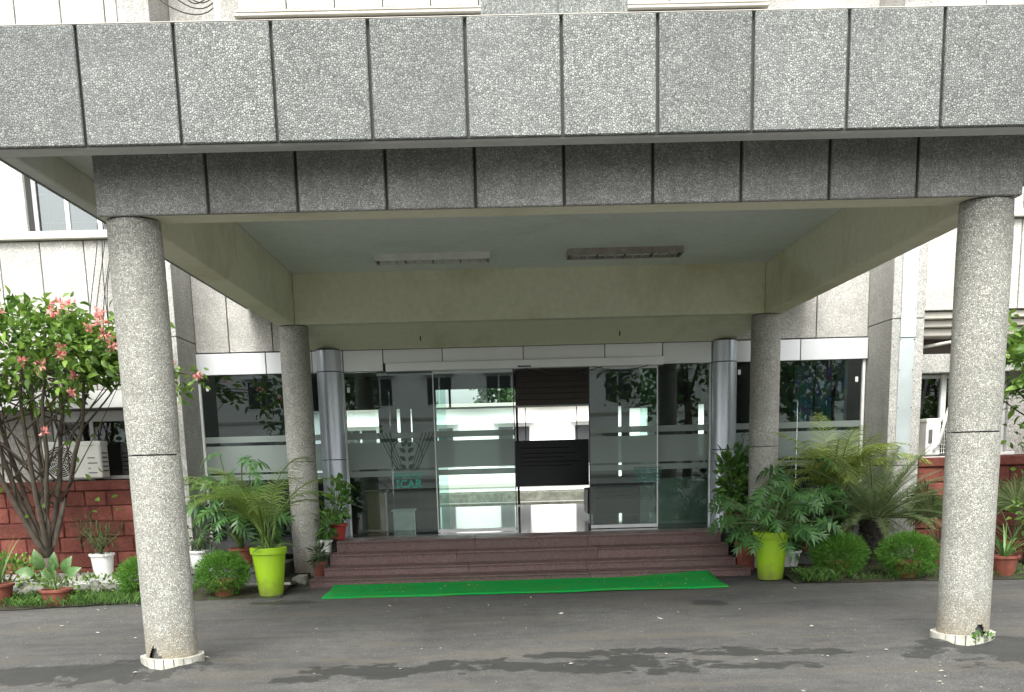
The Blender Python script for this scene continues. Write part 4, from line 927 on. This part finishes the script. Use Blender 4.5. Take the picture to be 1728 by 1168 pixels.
phil('potted_philodendron', 'tall lime green pot with lobed dark green leaves', (3.44, 13.1, .01), .205, .585, M_LIME, 56, .32, 41, (.3, -.1, 0), 'tall lime green planters', .58, .30)
phil('potted_philodendron', 'lobed dark green leaves in a terracotta pot behind the round fern', (-3.36, 14.3, .222), .16, .26, M_TERRA, 54, .32, 42, (0, -.3, 0), 'lobed leaf plants in terracotta pots', .5, .56, 0, .5)
phil('potted_philodendron', 'lobed dark green leaves spilling from a terracotta pot by the sago', (4.2, 14.45, .222), .17, .26, M_TERRA, 56, .34, 43, (-.1, -.35, 0), 'lobed leaf plants in terracotta pots', .6, .40, 0)

# -- golden areca and sago
r = random.Random(51)
th = thing('potted_palm', 'golden yellow-green feathery palm in a terracotta pot against the pilaster', 'potted palm', (4.72, 14.6, .222)); pot(th, .19, .30, M_TERRA)
palm(th, (0, -.02, .55), 28, 1.45, L_ARECAY, r, (1.15, 1.57), (.8, 2.7), .34, .012, 32, .1)
mb = MB()
for k in range(7): mb.tube([(r.uniform(-.08, .08), r.uniform(-.08, .08), .25), (r.uniform(-.12, .12), r.uniform(-.12, .12), .85)], [.018, .012], 7)
mb.build('stems', M_STEM, th, True, True)
r = random.Random(52); th = thing('sago_palm', 'sago palm with dark stout trunk and stiff radiating fronds', 'sago palm', (5.0, 13.9, .05))
mb = MB(); prof = [(.17, 0), (.15, .1), (.165, .25), (.155, .4), (.18, .55), (.13, .63), (0, .66)]
mb.lathe(prof, 20); mb.v = [v + Vector((noise.noise(v * 14), noise.noise(v * 14 + Vector((5, 0, 0))), 0)) * .02 for v in mb.v]; mb.build('trunk', M_BARKD, th, True)
for k in range(90):   # old leaf bases on the trunk
    a = k * 2.4; z = .04 + .56 * k / 90; mb2 = MB(); d = Vector((math.cos(a), math.sin(a), .9)).normalized()
    p = Vector((math.cos(a) * .15, math.sin(a) * .15, z)); mb2.tube([p, p + d * .05], [.022, .012], 5); mb2.build('leaf_base', M_BARKD, th, True)
for i in range(56):
    a = 2.4 * i; q = i / 56; ra = arch((math.cos(a) * .06, math.sin(a) * .06, .6), a, r.uniform(.98, 1.25) * (.85 + .15 * (1 - abs(q - .5))), 1.25 - 1.15 * q + r.uniform(-.08, .08), .5 + .45 * q)
    mb = MB(); mb.tube(ra, [.010 - .007 * k / 12 for k in range(13)], 5); frond_geo(mb, ra, 1, 50, .17, .0085, .15, .35, r, .3, .14); mb.build('frond', L_CYC, th, True)

# -- fan palms
def fan_palm(loc, label, n, seed, size=.55, pr=.16, petl=.55):
    r = random.Random(seed); th = thing('fan_palm', label, 'fan palm', loc, 'potted fan palms'); pot(th, pr, .26, M_TERRA)
    for i in range(n):
        a = 2.4 * i + r.uniform(-.3, .3); el_ = r.uniform(.45, 1.25); d = Vector((math.cos(a) * math.cos(el_), math.sin(a) * math.cos(el_), math.sin(el_))); p0 = Vector((0, 0, .24)); p1 = p0 + d * petl * r.uniform(.8, 1.3)
        mb = MB(); mb.tube([p0, p0.lerp(p1, .5) + Vector((0, 0, .03)), p1], [.009, .007, .006], 5); s_ = d.cross(Vector((0, 0, 1))).normalized(); u = s_.cross(d).normalized()
        for k in range(26):
            an = R(-118 + 236 * k / 25); dd = (d * math.cos(an) + s_ * math.sin(an) + u * .12).normalized(); l = size * (1 - .25 * abs(an) / 2.1) * r.uniform(.9, 1.05); w = dd.cross(u).normalized() * .016
            q = p1 + dd * l * .55; e = p1 + dd * l + Vector((0, 0, -.28 * l)); mb.add([p1, q - w, e, q + w, ], [(0, 1, 2, 3)])
        mb.build('fan_leaf', L_CYC, th, True)
fan_palm((5.9, 14.0, .06), 'fan palm with stiff pleated leaves between the sago and the red wall', 9, 61, .5); fan_palm((6.9, 14.0, .06), 'fan palm with wide leaves beyond the weed-footed column', 10, 62, .6)

# -- leafy plants on the landing
def leafy(name, label, loc, r0, h0, mat, n, rad, top, seed, lm=L_FIC, kind='ovate', size=.12, group=None, nobj=170, rb=.7):
    r = random.Random(seed); th = thing(name, label, 'potted plant', loc, group); pot(th, r0, h0, mat, rb); lv = Leaves(kind, lm); mb = MB()
    for i in range(max(5, n // 22)):
        a = r.uniform(0, 6.28); q = rad * r.uniform(.15, .75); e = Vector((math.cos(a) * q, math.sin(a) * q, h0 + (top - h0) * r.uniform(.55, .98)))
        pts = bez((0, 0, h0 - .04), (0, 0, h0 + .2), e - Vector((0, 0, .25)), e, 7); mb.tube(pts, [.009 - .0007 * k for k in range(8)], 5)
        for k in range(22):
            p = pts[r.randint(2, 7)] + rdir(r) * r.uniform(.01, rad * .5); o = p - Vector((0, 0, h0 + (top - h0) * .4)); lv.add(p, o.normalized() + rdir(r) * .7 + Vector((0, 0, -.15)), rdir(r, 1.6) + Vector((0, -.4, 0)), size * r.uniform(.7, 1.2))
    mb.build('stems', M_STEM, th, True, True); lv.build(th, nobj); return th
leafy('potted_shrub', 'leafy green plant in a red pot on the landing beside the clad column', (-2.17, 15.1, .506), .125, .22, M_REDPOT, 150, .22, .84, 71, size=.13, group='leafy shrubs flanking the doors')
leafy('potted_shrub', 'tall bushy green plant in a small terracotta pot on the landing', (3.47, 15.3, .506), .13, .2, M_TERRA, 420, .32, 1.02, 72, size=.14, group='leafy shrubs flanking the doors')
tag(B('step_cheek', -2.41, -2.215, 14.38, 15.3, 0, .35, M_LSTONE, None, .01), 'dark stone cheek block at the end of the steps beside the pebble column', 'block')
leafy('potted_shrub', 'dark leafy plant in a small white pot tucked at the step end', (-2.31, 14.8, .352), .085, .17, M_WPOT, 90, .17, .55, 73, L_FIC, 'lance', .15, rb=.8)
leafy('potted_shrub', 'few leaves in a small terracotta pot squeezed between column and steps', (-2.32, 14.22, .02), .085, .26, M_TERRA, 24, .1, .45, 83, L_FERND, 'lance', .12, rb=.75)
leafy('potted_shrub', 'small plant in a terracotta pot at the step end by the lobed leaves', (3.34, 14.0, .02), .14, .38, M_TERRA, 60, .2, .75, 74, L_PHI, 'lance', .16, rb=.8)
leafy('potted_shrub', 'small plant in a tapered white pot beside the step end', (3.50, 14.25, .03), .12, .36, M_WPOT, 45, .18, .7, 75, L_PHI, 'lance', .16, rb=.75)
leafy('potted_shrub', 'wispy dark shrub in a white bucket pot before the red wall', (-5.22, 14.3, .162), .155, .30, M_WPOT, 330, .42, .82, 76, L_FERND, 'lance', .07, nobj=250, rb=.78)
leafy('potted_shrub', 'dark narrow-leaved plant in a white pot on the ledge near the pilaster', (-3.95, 14.35, .222), .13, .24, M_WPOT, 110, .25, .7, 77, L_FERND, 'lance', .13)
leafy('potted_shrub', 'narrow-leaved plant in a white pot on the ledge beside the pebble column', (-3.0, 14.35, .222), .14, .28, M_WPOT, 150, .28, .9, 78, L_PHI, 'lance', .18)
leafy('potted_shrub', 'low plant in a white pot on the ledge behind the sago trunk', (5.15, 15.2, .222), .15, .3, M_WPOT, 70, .25, .7, 79, L_PHI, 'lance', .18)
leafy('potted_shrub', 'bare white pot with few leaves on the ledge beyond the sago trunk', (5.38, 14.8, .222), .15, .3, M_WPOT, 44, .2, .6, 80, L_CYC, 'lance', .2)
leafy('potted_shrub', 'yellow green bush in a terracotta pot below the red wall beyond the column', (6.9, 13.4, .05), .17, .28, M_TERRA, 320, .42, 1.15, 81, L_MUS, 'ovate', .11, nobj=260)
leafy('potted_shrub', 'low white pot of drooping leaves beside the lime pot of lobed leaves', (3.92, 14.0, .03), .15, .24, M_WPOT, 70, .3, .6, 82, L_PHI, 'lance', .2)
# -- strap and rosette plants
def blades(name, label, loc, r0, h0, pm, n, L, w, lm, seed, rise=(.6, 1.4), droop=(.5, 1.6), cat='potted plant', group=None, rb=.72):
    r = random.Random(seed); th = thing(name, label, cat, loc, group); pot(th, r0, h0, pm, rb)
    for i in range(n):
        a = 2.4 * i + r.uniform(-.3, .3); ra = arch((math.cos(a) * .02, math.sin(a) * .02, h0 - .04), a, L * r.uniform(.6, 1.15), r.uniform(*rise), r.uniform(*droop), 7); mb = MB(); V = []; F = []
        s_ = Vector((-math.sin(a), math.cos(a), 0))
        for k, p in enumerate(ra):
            ww = w * (1 - (k / 7) ** 2) * (.6 + .4 * min(1, k / 2)); V += [p - s_ * ww + Vector((0, 0, ww * .4)), p, p + s_ * ww + Vector((0, 0, ww * .4))]
            if k: b_ = (k - 1) * 3; F += [(b_, b_ + 1, b_ + 4, b_ + 3), (b_ + 1, b_ + 2, b_ + 5, b_ + 4)]
        mk('leaf', V, F, lm, th, True, True)
    return th
blades('potted_lily', 'terracotta pot with long strap leaves at the road edge beyond the column', (6.18, 12.72, .02), .165, .24, M_TERRA, 26, .62, .013, L_STRAP, 91)
blades('potted_aloe', 'terracotta pot with tall upright spiky leaves at the drive edge', (-5.83, 12.55, .02), .17, .26, M_TERRA, 11, .70, .022, L_STRAP, 92, (1.2, 1.5), (.05, .5))
blades('potted_agave', 'small grey-green rosette in a white pot behind the round fern', (-3.72, 14.05, .222), .1, .16, M_WPOT, 20, .28, .012, L_GREY, 93, (.7, 1.4), (.1, .5))
blades('grass_tuft', 'fine grey spiky tuft standing behind the golden palm', (4.35, 14.95, .222), .13, .24, M_TERRA, 30, .85, .007, L_GREY, 94, (1.0, 1.5), (.1, .5))
r = random.Random(95); th = thing('potted_dieffenbachia', 'shallow terracotta pot with large variegated leaves at the drive edge', 'potted plant', (-5.16, 12.55, .015)); pot(th, .175, .185, M_TERRA, .82); lv = Leaves('wide', L_DIEF); mb = MB()
for (dx, dy, z, ux_, uz_, s_) in ((-.12, 0, .42, -.25, .9, .30), (-.2, -.05, .38, -1, .15, .26), (.1, .05, .36, .45, .8, .28), (.16, -.02, .34, .9, .5, .24), (.02, -.08, .36, .1, .2, .24), (-.04, .05, .30, -.6, .5, .2), (.0, .04, .40, .1, 1, .26)):
    e = Vector((dx, dy, z)); mb.tube(bez((dx * .2, 0, .15), (dx * .3, 0, .25), e - Vector((0, 0, .08)), e, 5), .009, 6); lv.add(e, (ux_, -.25, uz_), (0.2 * ux_, -1, .4), s_ * .85)
mb.build('stems', M_STEM, th, True, True); lv.build(th)
# low hedge plants by the trunk
r = random.Random(96); th = thing('low_bush', 'low green bush at the foot of the flowering tree', 'bush', (-6.2, 13.5, .06)); lv = Leaves('ovate', L_MUS)
for i in range(900):
    d = rdir(r, .3); p = Vector((d.x * .6, d.y * .4, .22 + d.z * .26)) * r.uniform(.75, 1.0); lv.add(p, d + rdir(r) * .6, rdir(r, 1), r.uniform(.05, .09))
mb = MB()
for k in range(8): mb.tube([(0, 0, 0), (r.uniform(-.4, .4), r.uniform(-.25, .25), .3)], [.012, .006], 5)
mb.build('stems', M_BARK, th, True); lv.build(th, 250)
r = random.Random(97); th = thing('low_bush', 'low straggling yellow-green bush growing over the rubble stones', 'bush', (-4.95, 13.15, .06)); lv = Leaves('ovate', L_MUS)
for i in range(420):
    d = rdir(r, .3); p = Vector((d.x * .75, d.y * .25, .1 + d.z * .14)) * r.uniform(.7, 1.0); lv.add(p, d + rdir(r) * .6, rdir(r, 1), r.uniform(.04, .07))
lv.build(th, 200)
# weed at the foot of the column
r = random.Random(98); th = thing('weed', 'small weed growing at the tiled column foot', 'weed', (3.86, 8.2, .01)); lv = Leaves('ovate', L_FIC)
for i in range(26): d = rdir(r, .5); lv.add(Vector((d.x * .08, d.y * .03, .03 + abs(d.z) * .08)), d, rdir(r, 1), r.uniform(.03, .06))
lv.build(th)
# rubble stones
es = thing('stone_edging', 'row of rough grey rubble stones edging the bed below the red wall', 'stones', (-4.7, 13.2, .05)); r = random.Random(99)
for i in range(34):
    x = -6.6 + i * .072 + r.uniform(-.05, .05); s_ = Vector((r.uniform(.06, .13), r.uniform(.05, .1), r.uniform(.04, .085))); bm = bmesh.new(); bmesh.ops.create_icosphere(bm, subdivisions=2, radius=1)
    for v in bm.verts:
        n_ = 1 + .28 * noise.noise(v.co * 1.3 + Vector((i * 3.1, 0, 0))); v.co = Vector((v.co.x * s_.x * n_ + x, v.co.y * s_.y * n_ + 13.05 + r.uniform(-.002, .002) + .12 * (i % 3), v.co.z * s_.z * n_ + .09 + .05 * (i % 2)))
    me = bpy.data.meshes.new('stone'); bm.to_mesh(me); bm.free(); me.materials.append(M_STONE); link(bpy.data.objects.new('stone', me), es)
bm = bmesh.new(); bmesh.ops.create_icosphere(bm, subdivisions=3, radius=1)
for v in bm.verts:
    k_ = 1 + .55 * noise.noise(v.co * 1.6) + .25 * noise.noise(v.co * 5); v.co = Vector((v.co.x * .11 * k_ - 2.52, v.co.y * .09 * k_ + 13.95, v.co.z * .09 * k_ + .05))
me = bpy.data.meshes.new('broken_masonry'); bm.to_mesh(me); bm.free(); me.materials.append(M_STONE); tag(link(bpy.data.objects.new('broken_masonry', me)), 'broken lump of masonry between the column and the bottom step', 'rubble')
# grass
def grass(name, n, fn, label, seed, h=(.05, .13)):
    r = random.Random(seed); mb = MB()
    for i in range(n):
        x, y = fn(r); a = r.uniform(0, 6.28); l = r.uniform(*h); d = Vector((math.cos(a), math.sin(a), 0)); p = Vector((x, y, .03)); s_ = Vector((-d.y, d.x, 0)) * .004
        mb.add([p - s_, p + s_, p + d * l * .3 + Vector((0, 0, l * .7)), p + d * l * .75 + Vector((0, 0, l))], [(0, 1, 2), (0, 2, 3)])
    tag(mb.build(name, L_GRASS), label, 'grass', kind='stuff')
grass('grass', 3800, lambda r: (r.uniform(-7.5, -3.7), 12.3 + r.random() ** 1.6 * 1.2 + (.15 if r.random() < .5 else 0)), 'short grass along the drive edge below the flowering tree', 1)
grass('grass', 1500, lambda r: (r.uniform(3.7, 7.5), 12.6 + r.random() ** 1.4 * 1.2), 'short grass along the drive edge by the sago palm', 2, (.03, .08))
grass('grass', 480, lambda r: (3.75 + abs(r.gauss(0, .18)), 12.78 + r.gauss(0, .1)), 'dense grass tuft at the foot of the lime pot of lobed leaves', 3, (.06, .16))
# leaf litter and chips on the drive
r = random.Random(100); mb = MB()
for i in range(190):
    x = r.uniform(-5, 6); y = r.uniform(6.3, 12.3); z = ground_z(x, y) + .006; a = r.uniform(0, 6.28); s_ = r.choice((.005, .006, .007, .009, .016)) * r.uniform(.7, 1.3)
    u = Vector((math.cos(a), math.sin(a), r.uniform(-.2, .2))) * s_ * 1.6; w = Vector((-math.sin(a), math.cos(a), r.uniform(-.2, .2))) * s_ * .7; p = Vector((x, y, z + s_ * .3)); mb.add([p - u, p - w, p + u, p + w, p + Vector((0, 0, s_ * .5))], [(0, 1, 4), (1, 2, 4), (2, 3, 4), (3, 0, 4)])
for i in range(40):
    x = r.uniform(-2, 2.6); y = r.uniform(12.5, 13.4); a = r.uniform(0, 6.28); s_ = r.uniform(.006, .014); u = Vector((math.cos(a), math.sin(a), 0)) * s_ * 1.6; w = Vector((-math.sin(a), math.cos(a), 0)) * s_ * .7; p = Vector((x, y, .036)); mb.add([p - u, p - w, p + u, p + w, p + Vector((0, 0, s_ * .4))], [(0, 1, 4), (1, 2, 4), (2, 3, 4), (3, 0, 4)])
tag(mb.build('leaf_litter', M_DRY), 'scattered dry leaves and chips on the asphalt', 'litter', kind='stuff')

# ================================================================== SURROUNDINGS SEEN THROUGH AND MIRRORED IN THE GLASS
def far_building(x0, x1, y0, y1, h, face, storeys, label, nwin, seed):
    th = thing('far_building', label, 'building', ((x0 + x1) / 2, (y0 + y1) / 2, 0)); r = random.Random(seed)
    B('wall', x0, x1, y0, y1, 0, h, M_WHITEPL, th, 0); yf = y0 if face < 0 else y1
    B('roof_edge', x0 - .3, x1 + .3, y0 - .3, y1 + .3, h, h + .18, M_LEDGE, th, .02); w = (x1 - x0) / nwin; sh = h / storeys
    for s_ in range(storeys):
        B('floor_band', x0, x1, yf - .06 if face < 0 else yf, yf if face < 0 else yf + .06, s_ * sh + .35, s_ * sh + .5, M_LEDGE, th, 0)
        for i in range(nwin):
            a = x0 + i * w + w * .28; b_ = x0 + (i + 1) * w - w * .28; z0 = s_ * sh + sh * .34; z1 = s_ * sh + sh * .80; yy0, yy1 = (yf - .04, yf + .02) if face < 0 else (yf - .02, yf + .04)
            fo = B('window', a, b_, yy0, yy1, z0, z1, M_WFRAME, th, 0)
            for q in range(2):
                pa = a + .06 + q * (b_ - a - .04) / 2; yo = -.012 if face < 0 else .012; B('pane', pa, pa + (b_ - a) / 2 - .1, yy0 + yo, yy1 + yo, z0 + .06, z1 - .06, M_DARKMET, fo, 0)
            B('sunshade', a - .15, b_ + .15, yf - .45 if face < 0 else yf, yf if face < 0 else yf + .45, z1 + .08, z1 + .16, M_WHITEPL, th, 0)
tag(B('rear_pavement', -16, 18, 24.3, 43.9, 0, .10, M_CONC, None, 0), 'pale concrete courtyard behind the lobby', kind='structure')
for y_, h_ in ((27.5, .2), (31, .16), (35.5, .3), (39.5, .22)): tag(B('courtyard_kerb', -9, 10, y_, y_ + .25, .1, .1 + h_, M_STONE, None, .01), 'dark kerb crossing the courtyard behind the lobby', kind='structure')
far_building(-16, 18, 44, 50, 3.5, -1, 1, 'long low white building with small windows beyond the lobby', 11, 1)
far_building(-26, 24, -34, -26, 6.4, 1, 2, 'two-storey white building across the drive mirrored in the glass', 16, 2)
def far_tree(x, y, h, rad, label, seed, n=1300, ls=.42):
    r = random.Random(seed); th = thing('tree', label, 'tree', (x, y, 0), 'trees around the building'); mb = MB(); mb.tube([(0, 0, 0), (.1, 0, h * .3), (0, .1, h * .55)], [.22, .17, .12], 8)
    for k in range(7):
        d = rdir(r, .8); mb.tube([(0, .05, h * .45), tuple(d * rad * .4 + Vector((0, 0, h * .55))), tuple(d * rad * .85 + Vector((0, 0, h * .62)))], [.09, .05, .02], 5)
    mb.build('trunk', M_BARK, th, True, True); me, V, F = leaf_data('ovate', L_TREE); mb = MB(); cl_ = [rdir(r, .2) * rad * r.uniform(.5, 1) for _ in range(40)]
    for i in range(n):
        p = r.choice(cl_) + rdir(r) * r.random() ** .5 * rad * .33; mb.geo(V, F, frame(p + Vector((0, 0, h * .66)), rdir(r), rdir(r, 1), ls * r.uniform(.6, 1.2)))
    tag(mb.build('crown', L_TREE, th, True, True), kind='stuff')
far_tree(-4.2, 56, 5.4, 2.0, 'round tree behind the low white building seen through the doors', 1); far_tree(1.0, 58, 5.6, 2.1, 'spreading tree behind the low white building seen through the doors', 2); far_tree(-9, 57, 6, 2.4, 'taller tree beyond the low white building', 3)
far_tree(-7, -14, 7.5, 3.0, 'leafy tree across the drive mirrored in the wing glass', 4); far_tree(8.5, -15, 8, 3.2, 'leafy tree across the drive mirrored beside the clad column', 5); far_tree(14, -13, 7, 3.0, 'leafy tree at the far end of the drive', 6); far_tree(-15, -16, 8, 3.3, 'tall leafy tree at the other end of the drive', 7)
